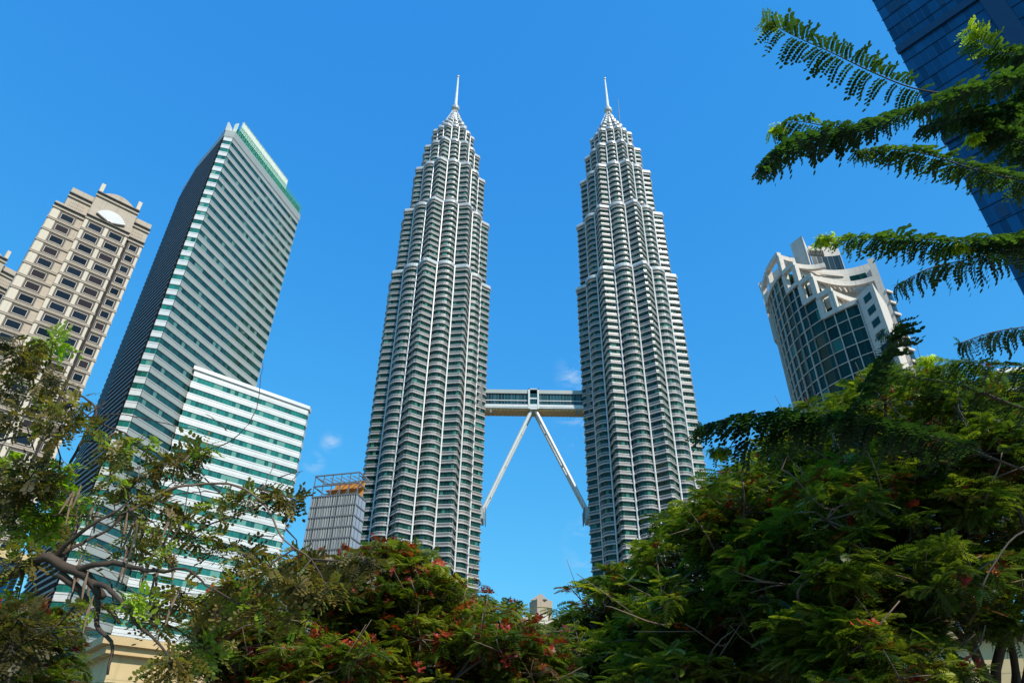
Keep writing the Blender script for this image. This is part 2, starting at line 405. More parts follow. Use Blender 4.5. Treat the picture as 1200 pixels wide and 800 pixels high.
# strut brackets and bridge collars
ZB = P(624, 457, TY).z
def skybridge():
    z1 = P(600, 458, TY-3).z; z0 = P(600, 479, TY-3).z; H = z1-z0
    xm = P(625, 470, TY).x
    root = empty('skybridge', (xm, TY, 0)); tag(root, 'two-storey glazed bridge on two slanting legs spanning between the twin towers', 'bridge')
    xa, xb = XL+27.5-xm, XR-27.5-xm; hw = 3.3
    d = MB(); d.box(xa-1, xb+1, -hw-.9, hw+.9, z0, z0+.20*H); d.box(xa-1, xb+1, -hw-1.1, hw+1.1, z0+.06*H, z0+.12*H); d.build('deck_edge', M['white'], root)
    s = MB(); s.box(xa+1, xb-1, -hw-.2, hw+.2, z0-.75, z0-.003); 
    for i in range(26):
        x = xa+2+(xb-xa-4)*i/25; s.box(x-.12, x+.12, -hw-.1, hw+.1, z0-1.1, z0-.75)
    s.build('soffit', M['soffit_bounce'], root)
    gl = MB(); gl.box(xa-1, -2.9, -hw+.15, hw-.15, z0+.2*H, z0+.83*H); gl.box(2.9, xb+1, -hw+.15, hw-.15, z0+.2*H, z0+.83*H); gl.build('glazing', M['bridgeglass'], root)
    ra = MB(); ra.box(xa-1, -2.7, -hw-.25, hw+.25, z0+.43*H, z0+.47*H); ra.box(2.7, xb+1, -hw-.25, hw+.25, z0+.43*H, z0+.47*H); ra.build('mid_rail', M['white'], root)
    ro = MB(); ro.box(xa-1, xb+1, -hw-.6, hw+.6, z0+.83*H, z0+.97*H); ro.box(xa-1, xb+1, -hw+.3, hw-.3, z0+.97*H, z0+1.08*H); ro.build('roof', M['greyal'], root)
    for i in range(33):
        x = xa + (xb-xa)*i/32
        if abs(x) < 3: continue
        for sy in (-1, 1):
            p = MB(); p.box(x-.05, x+.05, min(sy*(hw+.12), sy*(hw-.1)), max(sy*(hw+.12), sy*(hw-.1)), z0+.2*H, z0+.83*H); p.build('mullion', M['frame'], root)
    c = MB()
    for sx in (-1, 1): c.box(min(sx*1.9, sx*2.8), max(sx*1.9, sx*2.8), -hw-1.2, hw+1.2, z0-.4, z1+.8)
    c.box(-2.8, 2.8, -hw-1.2, hw+1.2, z1+.3, z1+.8); c.box(-1.9, 1.9, -hw-1.0, hw+1.0, z0-.6, z0+.22*H); c.box(-1.9,1.9,-hw-.95,hw+.95,z0+.5*H,z0+.58*H)
    c.build('centre_portal', M['white'], root)
    cg = MB(); cg.box(-1.9, 1.9, -hw-.6, hw+.6, z0+.22*H, z1+.3); cg.build('portal_glazing', M['bridgeglass'], root)
    # flared collars where the bridge meets each tower
    for sx, xe in ((-1, xa), (1, xb)):
        k = MB(); x0, x1 = (xe-4.2, xe+.6) if sx < 0 else (xe-.6, xe+4.2)
        pr = [(-6.5, z0-9), (6.5, z0-9), (7.5, z0), (7.5, z1+1), (6.0, z1+6), (-6.0, z1+6), (-7.5, z1+1), (-7.5, z0)]
        A = [(x0, y, z) for y, z in pr]; Bq = [(x1 if z0-1 < z < z1+2 else (x1-2.2 if sx < 0 else x1), y, z) for y, z in pr] if sx < 0 else [(x1, y, z) for y, z in pr]
        if sx > 0: A = [(x0 if z0-1 < z < z1+2 else x0+2.2, y, z) for y, z in pr]
        for i in range(8): k.q([A[i], A[(i+1)%8], Bq[(i+1)%8], Bq[i]])
        k.q(A[::-1]); k.q(Bq); k.build('collar', M['slatted'], root)
        bt = MB(); bt.box(xe-sx*5-.5, xe-sx*5+.5, -hw-.5, -hw+.8, z0-2.6, z0-.7); bt.build('bearing', M['fin'], root)
    for sx in (-1, 1):
        e = P(565 if sx < 0 else 688, 600, TY)
        lg = MB(); a = Vector((sx*1.0, 0, z0-.2)); b_ = Vector((e.x-xm, 0, e.z))
        for sy in (-1, 1):
            lg.tube([a+Vector((0, sy*2.2, 0)), b_+Vector((0, sy*2.2, 0))], [.95, .75], 12)
        for q in (.22, .55, .85):
            p = a.lerp(b_, q); lg.bar(p+Vector((0,-2.6,0)), p+Vector((0,2.6,0)), .7)
        lg.build('leg', M['white'], root, smooth=False)
        bk = MB(); bx = e.x-xm; bk.box(min(bx-sx*.8, bx+sx*5), max(bx-sx*.8, bx+sx*5), -5, 5, e.z-4.6, e.z+.4); bk.build('leg_bracket', M['greyal'], root)
        br = MB()
        for yy in (-5.1, -1.8, 1.8, 5.1):
            br.bar((bx-sx*1.6, yy, e.z-5), (bx-sx*1.6, yy, e.z+.8), .35)
        br.bar((bx-sx*1.6,-5.1,e.z+.8), (bx-sx*1.6,5.1,e.z+.8), .3); br.bar((bx-sx*1.6,-5.1,e.z-5), (bx-sx*1.6,5.1,e.z-5), .3)
        br.build('bracket_rail', M['fin'], root)
skybridge()

# ------------------------------------------------------------------ striped slab office tower
def az(a, b): return math.atan2(b[0]-a[0], b[1]-a[1])
def office_tower():
    Zt = 199.7
    A = PZ(263, 160, Zt); B = PZ(273, 162, Zt); C = PZ(349.5, 258.5, Zt); D = PZ(211, 232, Zt)
    bx, by = B.x, B.y
    root = empty('office_tower', (bx, by, 0)); tag(root, 'tall green-glass office tower with horizontal stripes and a narrow chamfered corner, beside the stone hotel', 'skyscraper')
    L = lambda p: (p.x-bx, p.y-by)
    a, b, c, d = L(A), L(B), L(C), L(D)
    nx = (c[0]-b[0], c[1]-b[1]); 
    e = (c[0]-18, c[1]+12); f = (d[0]+8, d[1]+22)
    m_ = ((a[0]+d[0])/2-1.0, (a[1]+d[1])/2-.6)
    front = [d, m_, a, b, c]       # left to right as seen; ccw
    allp = front + [e, f]
    core = MB(); ip = offs(allp, -1.2); core.prism(ip, 0, Zt-.5, caps=True); core.build('core', M['navy'], root)
    FHT = 3.88; nf = 51
    def bandset(seg, prof_g, prof_w, mats_g, gname, wmat, split):
        g_ = MB(); sweep(g_, seg, prof_g, closed=False, split=split); mg = g_.mesh(gname, mats_g)
        w_ = MB(); sweep(w_, seg, prof_w, closed=False); mw = w_.mesh('window_band', [wmat])
        return mg, mw
    h = FHT
    pg = [(.47*h,-.12), (.47*h,.1), (.50*h,.14), (.86*h,.14), (.86*h,.04), (.89*h,.04), (.89*h,.14), (h,.14), (h,-.12)]
    front_main = [a, b, c]
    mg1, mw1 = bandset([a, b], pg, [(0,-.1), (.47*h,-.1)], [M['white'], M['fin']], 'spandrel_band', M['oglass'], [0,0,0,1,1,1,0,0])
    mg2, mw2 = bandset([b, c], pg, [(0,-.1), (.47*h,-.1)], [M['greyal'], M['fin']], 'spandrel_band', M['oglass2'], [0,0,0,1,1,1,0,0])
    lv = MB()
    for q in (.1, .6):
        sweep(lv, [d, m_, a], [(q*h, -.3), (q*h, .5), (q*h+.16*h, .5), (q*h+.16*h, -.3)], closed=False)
    ml = lv.mesh('louvre_band', [M['fin']]); wl = MB(); sweep(wl, [d, m_, a], [(0,-.31), (h,-.31)], closed=False); mwl = wl.mesh('window_band', [M['navy']])  # left face in darker glass and metal: its shade put into the materials
    for k in range(nf):
        z = Zt - (k+1)*h
        link('spandrel_band', mg1, root, (0,0,z)); link('window_band', mw1, root, (0,0,z))
        link('spandrel_band', mg2, root, (0,0,z)); link('window_band', mw2, root, (0,0,z))
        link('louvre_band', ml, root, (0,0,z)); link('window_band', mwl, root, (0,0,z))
    cap_ = MB(); cap_.prism(offs(allp, .3), Zt+.003, Zt+3.2); cap_.build('parapet', M['greyal'], root)
    # fins along the left roof edge
    dv = Vector((d[0]-a[0], d[1]-a[1])); 
    for i in range(15):
        q = (i+.5)/15; x, y = a[0]+dv.x*q, a[1]+dv.y*q; fi = MB(); fi.box(x-.2, x+.2, y-.6, y+.5, Zt+3.2, Zt+5.4); fi.build('roof_fin', M['fin'], root)
    cf = MB(); cf.prism([(a[0]-.5,a[1]-.2),(a[0]+.1,a[1]-.3),(a[0]+.1,a[1]+3.0),(a[0]-.5,a[1]+3.0)], Zt+3.2, Zt+7.6); cf.build('corner_fin', M['white'], root)
    # green lattice parapet above the right face
    u = Vector((c[0]-b[0], c[1]-b[1])); Lf = u.length; u.normalize(); nrm = Vector((u.y, -u.x))
    def pt(s, off, z): return (b[0]+u.x*s+nrm.x*off, b[1]+u.y*s+nrm.y*off, z)
    la = MB()
    for k in range(6):
        z = Zt+3.4+k*.85; la.bar(pt(1.5,.2,z), pt(Lf,.2,z), .16, .16)
    s = 1.5
    while s < Lf: la.bar(pt(s,.2,Zt+3.2), pt(s,.2,Zt+7.8), .14, .14); s += 1.1
    k = 1.5
    while k < Lf-3: la.bar(pt(k,.25,Zt+3.3), pt(k+2.2,.25,Zt+7.7), .1); k += 2.2
    la.build('lattice_screen', M['lattice'], root)
    bk = MB(); bk.prism([pt(1.5,-.6,0)[:2], pt(Lf-.3,-.6,0)[:2], pt(Lf-.3,-1.2,0)[:2], pt(1.5,-1.2,0)[:2]], Zt+3.2, Zt+7.0); bk.build('plant_wall', M['oglass'], root)
    # sloping cream screen behind it
    q0 = P(286, 143, by+b[1]*0+5); q1 = P(338, 208, 197)
    cs = MB(); A0 = Vector(pt(6,-4.2,Zt+2.2)); A1 = Vector(pt(Lf-7,-4.2,Zt+2.2)); B1 = A1+Vector((0,0,0)); 
    T0 = Vector(pt(6,-4.2,Zt+17.5)); T1 = Vector(pt(Lf-7.5,-4.2,Zt+17.5)); th = Vector((-nrm.x,-nrm.y,0))*.5
    cs.q([A0,A1,T1,T0]); cs.q([A1+th,A0+th,T0+th,T1+th]); cs.q([T0,T1,T1+th,T0+th]); cs.q([A1,A1+th,T1+th,T1]); cs.q([A0+th,A0,T0,T0+th])
    N_ = 16
    for i in range(N_+1):
        p0 = A0.lerp(A1, i/N_); p1 = T0.lerp(T1, i/N_); o_ = Vector((nrm.x,nrm.y,0))*.08; cs.bar(p0+o_, p1+o_, .12)
    for q in (.3,.55,.8,1): cs.bar(A0.lerp(T0,q)+Vector((nrm.x,nrm.y,0))*.1, A1.lerp(T1,q)+Vector((nrm.x,nrm.y,0))*.1, .12)
    cs.build('roof_screen', M['cream'], root)
    ef = MB(); pq = [pt(1.4,-1.4,0)[:2], pt(1.7,-1.4,0)[:2], pt(1.7,-3,0)[:2], pt(1.4,-3,0)[:2]]; ef.prism(pq, Zt+3.2, Zt+10.5); ef.build('roof_fin', M['cream'], root)
    # lower block
    Zp = 110.0
    p0 = PZ(229, 433.5, Zp); p1 = PZ(361, 480, Zp)
    r2 = empty('office_block', (p0.x, p0.y, 0)); tag(r2, 'lower white striped office block with green windows, in front of the tall chamfered tower', 'office building')
    v = Vector((p1.x-p0.x, p1.y-p0.y)); Lb = v.length; v.normalize(); nn = Vector((v.y, -v.x))
    def q2(s, t): return (v.x*s+nn.x*t, v.y*s+nn.y*t)
    pl = [q2(0,0), q2(Lb,0), q2(Lb+1.2,-1.6), q2(Lb+1.2,-22), q2(8,-22)]
    ci = MB(); ci.prism(offs(pl, -1.0), 0, Zp-.3); ci.build('core', M['navy'], r2)
    pg2 = [(.46*h,-.12), (.46*h,.1), (.48*h,.14), (.60*h,.14), (.60*h,.06), (.62*h,.06), (.62*h,.14), (.87*h,.14), (.87*h,.04), (.90*h,.04), (.90*h,.14), (h,.14), (h,-.12)]
    spl = [0,0,0,1,1,1,0,1,1,1,0,0]
    ga = MB(); sweep(ga, pl, pg2, split=spl); mga = ga.mesh('spandrel_band', [M['white'], M['fin']])
    wa = MB(); sweep(wa, pl, [(0,-.1),(.46*h,-.1)]); mwa = wa.mesh('window_band', [M['oglass']])
    for k in range(28):
        z = Zp-(k+1)*h
        link('spandrel_band', mga, r2, (0,0,z)); link('window_band', mwa, r2, (0,0,z))
    pp = MB(); pp.prism(offs(pl, .55), Zp+.003, Zp+1.2); pp.build('parapet', M['white'], r2)
office_tower()

# ------------------------------------------------------------------ stone hotel tower with fan relief
def hotel(name_label, Zt, pxL, pxR, shift=(0,0), full=True, group=None, seed=3):
    rnd = random.Random(seed)
    a = PZ(pxL[0], pxL[1], Zt); b = PZ(pxR[0], pxR[1], Zt)
    if shift != (0,0):
        a = a+Vector((*shift,0)); b = b+Vector((*shift,0))
    W = math.hypot(b.x-a.x, b.y-a.y); rz = math.atan2(b.y-a.y, b.x-a.x)
    root = empty('hotel_tower', (a.x, a.y, 0), rz); tag(root, name_label, 'skyscraper', group)
    FHH = 3.32
    x1, x2 = .265*W, .785*W          # bay breaks
    wallm = MB()
    body = MB(); body.box(-1.7, W, .0, 22, 0, Zt-5.5); body.box(0, x1, .0, 18, Zt-5.5, Zt); body.box(x2, W, .0, 18, Zt-5.5, Zt-.01)
    body.build('wall', M['beige'], root)
    cb = MB(); cb.box(x1, x2, -1.3, 8, 0, Zt+1.4); cb.build('centre_bay', M['beige'], root)
    # pilaster caps & curved pediment
    for xx in (x1, x2-.9):
        c = MB(); c.box(xx+.02, xx+.88, -1.5, -.5, Zt+1.4, Zt+3.9); c.build('finial_block', M['ivory'], root)
    pd = MB(); xa, xb = x1+1.1, x2-1.1; prev = None; n_ = 14; pts = []
    for i in range(n_+1):
        t = i/n_; pts.append((xa+(xb-xa)*t, Zt+1.4+1.7*math.sin(math.pi*t)**.8))
    for i in range(n_):
        (u0, z0), (u1, z1) = pts[i], pts[i+1]
        pd.q([(u0,-1.0,Zt+1.4),(u1,-1.0,Zt+1.4),(u1,-1.0,z1),(u0,-1.0,z0)]); pd.q([(u0,1,z0),(u1,1,z1),(u1,1,Zt+1.4),(u0,1,Zt+1.4)]); pd.q([(u0,-1.0,z0),(u1,-1.0,z1),(u1,1,z1),(u0,1,z0)])
    pd.build('pediment', M['beige'], root)
    # flush near-black strip beside the centre bay: the shade there painted on
    sl = MB(); sl.box(x2+.003, x2+.75, -.004, .6, 0, Zt-7.2); sl.build('painted_shade_strip', M['painted_shade'], root)
    # floors
    le = MB(); pr = MB(); dk = MB()
    top = Zt-7.6
    cols_ = [(.015*W, .18*W, 0), (.318*W, .495*W, -1.3), (.562*W, .739*W, -1.3), (.835*W, .955*W, 0)]
    nfl = 25 if full else 12
    led = MB()
    for (xa_, xb_, y_) in ((-1.8, x1-.003, 0), (x1-.1, x2+.1, -1.3), (x2+.75, W+.1, 0)):
        led.box(xa_, xb_, y_-.28, y_-.003, 0, .30, 0); led.box(xa_, xb_, y_-.20, y_-.003, .30, .42, 1); led.box(xa_, xb_, y_-.26, y_-.003, .42, .62, 0)  # brown middle course paints the shadow line of each ledge
    mled = led.mesh('ledge', [M['beige'], M['brown']])
    pane = MB(); ww = cols_[1][1]-cols_[1][0]
    for k in range(nfl):
        z = top - (k+1)*FHH
        link('ledge', mled, root, (0,0,z+.0))
        for (xa_, xb_, y_) in cols_:
            win = MB(); win.box(xa_, xb_, y_-.05, y_-.003, z+.82, z+2.95)
            wo_ = win.build('window', M['wglass'], root)
            fr = MB(); t = .07
            def rect(i, w_, dd, m, mb=fr):
                mb.box(xa_+i, xb_-i, y_-dd, y_-.052, z+.82+i, z+.82+i+w_, m); mb.box(xa_+i, xb_-i, y_-dd, y_-.052, z+2.95-i-w_, z+2.95-i, m)
                mb.box(xa_+i, xa_+i+w_, y_-dd, y_-.052, z+.82+i+w_, z+2.95-i-w_, m); mb.box(xb_-i-w_, xb_-i, y_-dd, y_-.052, z+.82+i+w_, z+2.95-i-w_, m)
            rect(-.2, .26, .16, 1); rect(.16, .11, .14, 0)
            fr.build('frame', [M['ivory'], M['brown']], wo_)
        # pale piers between the windows
    pi = MB(); zb = top-nfl*FHH
    for (xa_, xb_, y_) in ((-1.5, cols_[0][0]-.3, 0), (x1+.1, cols_[1][0]-.2, -1.3), (cols_[1][1]+.2, cols_[2][0]-.2, -1.3), (cols_[2][1]+.2, x2-.1, -1.3), (cols_[3][1]+.2, W-.1, 0)):
        p = MB(); p.box(xa_, xb_, y_-.12, y_-.004, zb, top+.1); p.build('pier', M['ivory'], root)
    # cornice lines
    co_ = MB()
    for (xa_, xb_, y_, zz) in ((-.15, x1, 0, Zt-3.0), (x2, W+.15, 0, Zt-3.0), (x1-.15, x2+.15, -1.3, Zt-.2), (-1.8, x1, 0, top), (x1-.12, x2+.12, -1.3, top), (x2, W+.12, 0, top)):
        co_.box(xa_, xb_, y_-.4, y_-.003, zz, zz+.35, 0); co_.box(xa_, xb_, y_-.25, y_-.003, zz+.35, zz+.5, 1); co_.box(xa_, xb_, y_-.45, y_-.003, zz+1.1, zz+1.3, 1);  # brown strips draw the shadow lines of the cornice in colour
    co_.build('cornice', [M['beige'], M['brown']], root)
    # grilles on the wings
    for (xa_, xb_) in ((.05*W, .22*W), (.815*W, .96*W)):
        gr = MB()
        for r_ in range(3):
            zz = Zt-6.4+r_*1.0
            for c in range(8):
                xx = xa_+(xb_-xa_)*c/8; gr.box(xx, xx+(xb_-xa_)/8*.5, -.08, -.004, zz, zz+.5)
        gr.build('wall_grille', M['beige2'], root)
    # fan emblem
    fx, fz = (x1+x2)/2, Zt-6.1; fa = MB(); n_ = 13; A0, A1 = R(22), R(158); ro, ri = 4.0, 1.05
    ro = (x2-x1)*.36; ri = ro*.25
    for i in range(n_):
        t0 = A0+(A1-A0)*i/n_; t1_ = A0+(A1-A0)*(i+.95)/n_; tm = (t0+t1_)/2
        p = lambda r_, t, y: (fx+r_*math.cos(t), y, fz+r_*math.sin(t)*1.0)
        o, i_, m1, m2 = [p(ro,t0,-1.5), p(ro,t1_,-1.5)], [p(ri,t1_,-1.5), p(ri,t0,-1.5)], p(ro*1.01,tm,-1.62), p(ri,tm,-1.55)
        fa.q([i_[1], o[0], m1, m2]); fa.q([m2, m1, o[1], i_[0]])
        fa.q([p(ri,t0,-1.31), p(ro,t0,-1.31), o[0], i_[1]]); fa.q([i_[0], o[1], p(ro,t1_,-1.31), p(ri,t1_,-1.31)]); fa.q([o[0], p(ro,t0,-1.31), p(ro,t1_,-1.31), o[1], m1])
    for i in range(10):
        t0 = A0+(A1-A0)*i/10; t1_ = A0+(A1-A0)*(i+1)/10
        fa.q([p(ri*.5,t0,-1.6), p(ri,t0,-1.6), p(ri,t1_,-1.6), p(ri*.5,t1_,-1.6)])
    fa.build('fan_emblem', M['fanwhite'], root)
    eb = MB(); eb.bar((fx+ro*math.cos(A0), -1.55, fz+ro*math.sin(A0)-.18), (fx+.3, -1.55, fz+.05), .3); eb.bar((fx+ro*math.cos(A1), -1.55, fz+ro*math.sin(A1)-.18), (fx-.3, -1.55, fz+.05), .3)
    eb.build('fan_edge', M['brown'], root)
    return root
hotel('beige stone hotel tower with a white fan emblem below its curved roofline', 121.0, (85.6, 219.4), (178, 263.8), seed=3, group='stone hotel towers')
hotel('beige stone tower cut off by the left edge, beside the tower with the fan emblem', 121.0, (-78, 268), (24, 321), full=False, seed=8, group='stone hotel towers')

# ------------------------------------------------------------------ grey unfinished block beside the left twin tower
def grey_block():
    Z1 = 102.2; a = PZ(370, 558, Z1); b = PZ(422, 553, Z1); W = math.hypot(b.x-a.x, b.y-a.y); rz = math.atan2(b.y-a.y, b.x-a.x)
    root = empty('office_block', (a.x, a.y, 0), rz); tag(root, 'grey curtain-walled block with an open orange-lined top, left of the left twin tower', 'office building')
    D = 8; fh = 4.0
    bd = MB(); bd.box(.15, W-.15, .15, D, 0, Z1-8.2); bd.build('curtain_wall', M['curtainw'], root)
    for k in range(2, 22):
        z = Z1-k*fh-.2; s = MB(); s.box(-.1, W+.1, -.15, D+.1, z-.22, z+.22); s.build('floor_slab', M['frame'], root)
    for x in np.linspace(0, W, 19):
        p = MB(); p.box(x-.09, x+.09, -.12, .14, 0, Z1-8.3); p.build('mullion', M['greyal'], root)
    for z in (Z1-4.1, Z1):
        s = MB(); s.box(-.15, W+.15, -.2, .25, z-.2, z+.2); s.box(-.15, W+.15, D-.2, D, z-.2, z+.2); s.box(-.15, .2, .25, D-.2, z-.2, z+.2); s.box(W-.2, W+.15, .25, D-.2, z-.2, z+.2); s.build('ring_beam', M['frame'], root)
    sl = MB(); sl.box(3, W-.3, 3.5, D-1, Z1-4.6, Z1-4.3); sl.build('soffit', M['orange'], root)
    bw = MB(); bw.box(3.2, W-.4, 5, 5.4, Z1-8.2, Z1-4.6); bw.build('back_wall', M['orange'], root)
    up = MB(); up.box(5.5, W-.6, 5.8, 6.2, Z1-4.1, Z1-1.2); up.build('back_wall', M['orange'], root)
    for x in np.linspace(.1, W-.1, 6):
        for z in (Z1-8.2, Z1-4.1):
            c = MB(); c.box(x-.14, x+.14, -.08, .2, z+.2, z+3.9); c.build('post', M['frame'], root)
    for x in np.linspace(4, W-3, 4):
        c = MB(); c.bar((x, 2.5, Z1-8), (x+2, 2.5, Z1-4.6), .3); c.build('brace', M['frame'], root)
    for x in np.linspace(1, W-1, 8):
        c = MB(); c.bar((x, 1.2, Z1-.6), (x+1.5, D-1, Z1-.6), .25); c.build('roof_joist', M['frame'], root)
grey_block()

# ------------------------------------------------------------------ curved tower with stepped crown
def curved_tower():
    # arc of the glazed front: centre C, radius Rr, surface normals from az 295 (left) to 222 (right)
    def dirxy(a): return Vector((math.sin(R(a)), math.cos(R(a))))
    pr = ray(1004, 352); pl = ray(897, 330)
    hR = 165.0; Pr = Vector((pr.x, pr.y))*(hR/math.hypot(pr.x, pr.y)); Rr = 28.5; aR, aL = 221.0, 296.0
    Cc = Pr - dirxy(aR)*Rr
    root = empty('curved_tower', (Cc.x, Cc.y, 0)); tag(root, 'curved teal-glass tower with a stepped pale stone crown above the right trees', 'skyscraper')
    def hit(px, py, rr=Rr):
        d = ray(px, py); dx, dy = d.x, d.y; a = dx*dx+dy*dy; b = -2*(dx*Cc.x+dy*Cc.y); c = Cc.x**2+Cc.y**2-rr*rr
        q = b*b-4*a*c; t = (-b-math.sqrt(max(q, 0)))/(2*a)
        return math.degrees(math.atan2(d.x*t-Cc.x, d.y*t-Cc.y)) % 360, CAMZ+d.z*t
    o = lambda x, y: (870+x/5.714, 260+y/5.714)
    bays = [(o(275,352),), (o(385,430),), (o(512,540),), (o(770,523),)]
    A = [hit(*o(275,352)), hit(*o(385,430)), hit(*o(512,535)), hit(*o(768,523))]
    print('CURVED', A)
    bnd = [318, A[0][0], A[1][0], A[2][0], aR]; tops = [A[0][1], hit(*o(315,465))[1], hit(*o(425,565))[1], hit(*o(548,630))[1]]
    fh = 3.75
    tops = [round(t/fh)*fh for t in tops]; print('TOPS', bnd, tops)
    def arc(a0, a1, rr, st=3.0):
        n = max(1, int(abs(a1-a0)/st+.5)); return [tuple(dirxy(a0+(a1-a0)*i/n)*rr) for i in range(n+1)]
    # plan orientation: going from left (az 318) to right (az 221) as seen from outside keeps the outward normal on the right-hand side
    for bi in range(4):
        ap = arc(bnd[bi], bnd[bi+1], Rr); nf = int(tops[bi]/fh)
        w_ = MB(); sweep(w_, ap, [(0,0),(fh,0)], closed=False); mw = w_.mesh('window_band', [M['rglass']])
        s_ = MB(); sweep(s_, ap, [(-.15,.02),(-.15,.26),(.07,.26),(.07,.02)], closed=False); ms = s_.mesh('floor_ledge', [M['pgrey']])
        for k in range(nf):
            link('window_band', mw, root, (0,0,k*fh)); 
            if k > 2: link('floor_ledge', ms, root, (0,0,k*fh))
        t_ = MB(); sweep(t_, ap, [(tops[bi]-.6,.02),(tops[bi]-.6,.7),(tops[bi]+.7,.7),(tops[bi]+.7,-1.5)], closed=False); t_.build('parapet', M['pgrey'], root)
        # terrace floor
        tf = MB(); inn = arc(bnd[bi+1], bnd[bi], Rr-9); tf.q([(x,y,tops[bi]-.3) for x,y in ap+inn]); tf.build('terrace', M['pgrey'], root)
        n_v = max(1, round(abs(bnd[bi+1]-bnd[bi])/6.3))
        for j in range(n_v+1):
            a = bnd[bi]+(bnd[bi+1]-bnd[bi])*j/n_v; p = dirxy(a); v = MB(); q0 = p*(Rr+.02); q1 = p*(Rr+.45); tt = Vector((p.y,-p.x))*.1
            v.prism([tuple(q0-tt), tuple(q1-tt), tuple(q1+tt), tuple(q0+tt)][::-1], 0, tops[bi]-.6, caps=False); v.build('mullion', M['pgrey'], root)
        # step wall down to the next bay
        if bi < 3:
            p = dirxy(bnd[bi+1]); st = MB(); q0, q1 = p*(Rr-9), p*(Rr-.01); st.q([(q0.x,q0.y,tops[bi+1]),(q1.x,q1.y,tops[bi+1]),(q1.x,q1.y,tops[bi]),(q0.x,q0.y,tops[bi])], [(0,0),(9,0),(9,8),(0,8)]); st.build('step_glazing', M['rglass'], root)
    # stepped open frames: posts at the bay breaks, beams along the facade and concave beams back to the right pier
    def beam(a0, a1, z, rr, hgt=1.5, dep=1.2, name='crown_beam'):
        b = MB(); po = arc(a0, a1, rr); pi = arc(a1, a0, rr-dep); poly = (po+pi)
        b.prism(poly if a0 > a1 else poly[::-1], z-hgt, z); b.build(name, M['pgrey'], root)
    def post(a, z0, z1, rr, w=1.3):
        p = dirxy(a); t = Vector((p.y,-p.x))*w/2; b = MB(); b.prism([tuple(p*rr-t), tuple(p*rr+t), tuple(p*(rr-w)+t), tuple(p*(rr-w)-t)][::-1], z0, z1); b.build('crown_post', M['pgrey'], root)
    step = tops[0]-tops[1]; zA = tops[0]+step
    E3 = PZ(*o(872,362), tops[1]); E = Vector((E3.x-Cc.x, E3.y-Cc.y)); away = Vector((E3.x, E3.y)).normalized()
    def concave(p0, p1, sag, n=12):
        return [p0.lerp(p1, i/n) + away*sag*math.sin(math.pi*i/n) for i in range(n+1)]
    def strip(pts, z0, z1, dep, name, m='pgrey'):
        b = MB(); k = len(pts); bk_ = [p+away*dep for p in pts]
        poly = [tuple(p) for p in pts] + [tuple(p) for p in bk_[::-1]]
        ar_ = sum(poly[i][0]*poly[(i+1)%len(poly)][1]-poly[(i+1)%len(poly)][0]*poly[i][1] for i in range(len(poly)))
        if ar_ < 0: poly = poly[::-1]
        b.prism(poly, z0, z1); b.build(name, M[m], root)
    hz = [zA, tops[0], tops[1], tops[2]]
    ends = [bnd[1], bnd[2], bnd[3], bnd[3]+(bnd[4]-bnd[3])*.42]
    starts = [bnd[1]+16, bnd[1], bnd[2], bnd[3]]
    for i in range(4):
        zt = hz[i]; zb = tops[i]
        post(ends[i], zb-.3, zt-1.3, Rr+.6, 1.4); post(starts[i]-.5, zb-.3, zt-1.3, Rr+.6, 1.4)
        beam(starts[i], ends[i]-1, zt, Rr+.75, 1.5, 1.3)
        p0 = dirxy(ends[i])*(Rr+.2)
        if i == 0: p1 = dirxy(258)*(Rr-8)
        elif i == 1: p1 = p0.lerp(E, .42)+away*1.5
        else: p1 = E
        strip(concave(p0, p1, [1.0, 1.2, 3.2, 3.0][i]), zt-1.6, zt-.002, 1.1, 'curved_beam')
        if i >= 1:
            # set-back wall of the terrace with glass low on it
            zw = zt-1.7; q0 = dirxy(ends[i])*(Rr-4.5); q1 = E+away*5
            pts_ = concave(q0+(q1-q0)*(-.10), q1, 3.0)
            strip(pts_, zb-.3, zt+.6, .6, 'terrace_wall')
            gl = MB(); gp = [tuple(p-away*.08) for p in pts_[8:12]]; sweep(gl, gp, [(zb+.6,0),(zt-2.2,0)], closed=False); gl.build('window_band', M['rglass'], root)
            for j in range(2, 8):
                a_ = pts_[j]-away*.1; c_ = concave(p0, p1, 3.0)[j]+away*1.1; b = MB(); b.bar((*c_, zt-1.2), (*a_, zt-1.8), .55, .8); b.build('pergola_bar', M['pgrey'], root)
            fw_ = MB(); sweep(fw_, arc(starts[i], ends[i], Rr-3.0), [(zb,0),(zb+.55*(zt-zb),0)], closed=False); fw_.build('step_glazing', M['rglass'], root)
            fs_ = MB(); sweep(fs_, arc(starts[i], ends[i], Rr-2.9), [(zb+.55*(zt-zb),0),(zt-.1,0)], closed=False); fs_.build('terrace_wall', M['pgrey'], root)
    # right pier that the concave beams run into
    strip([E-Vector((away.y,-away.x))*-0.0, E+Vector((away.y,-away.x))*1.7], 0, tops[0]-.2*step, 12, 'right_pier')
    strip([E+Vector((away.y,-away.x))*1.71, E+Vector((away.y,-away.x))*2.8+away*2], 0, tops[1]-step*.8, 12, 'rear_wing', 'navy')
    for k in range(22):
        z = tops[1]-step*.8-k*fh; p = E+Vector((away.y,-away.x))*2.8+away*2; b = MB(); b.bar((*(E+Vector((away.y,-away.x))*1.8-away*.2), z), (*(p+Vector((away.y,-away.x))*.3-away*.2), z), .5, .7); b.build('floor_ledge', M['pgrey'], root)
    # upper wall, dark window and lift core
    u0 = dirxy(256)*(Rr-9); u1 = E+away*7
    upw = concave(u0, u1, 2.0); strip(upw, tops[1], tops[0]+.15*step, 3, 'upper_wall')
    dwp = [tuple(p-away*.1) for p in upw[1:8]]
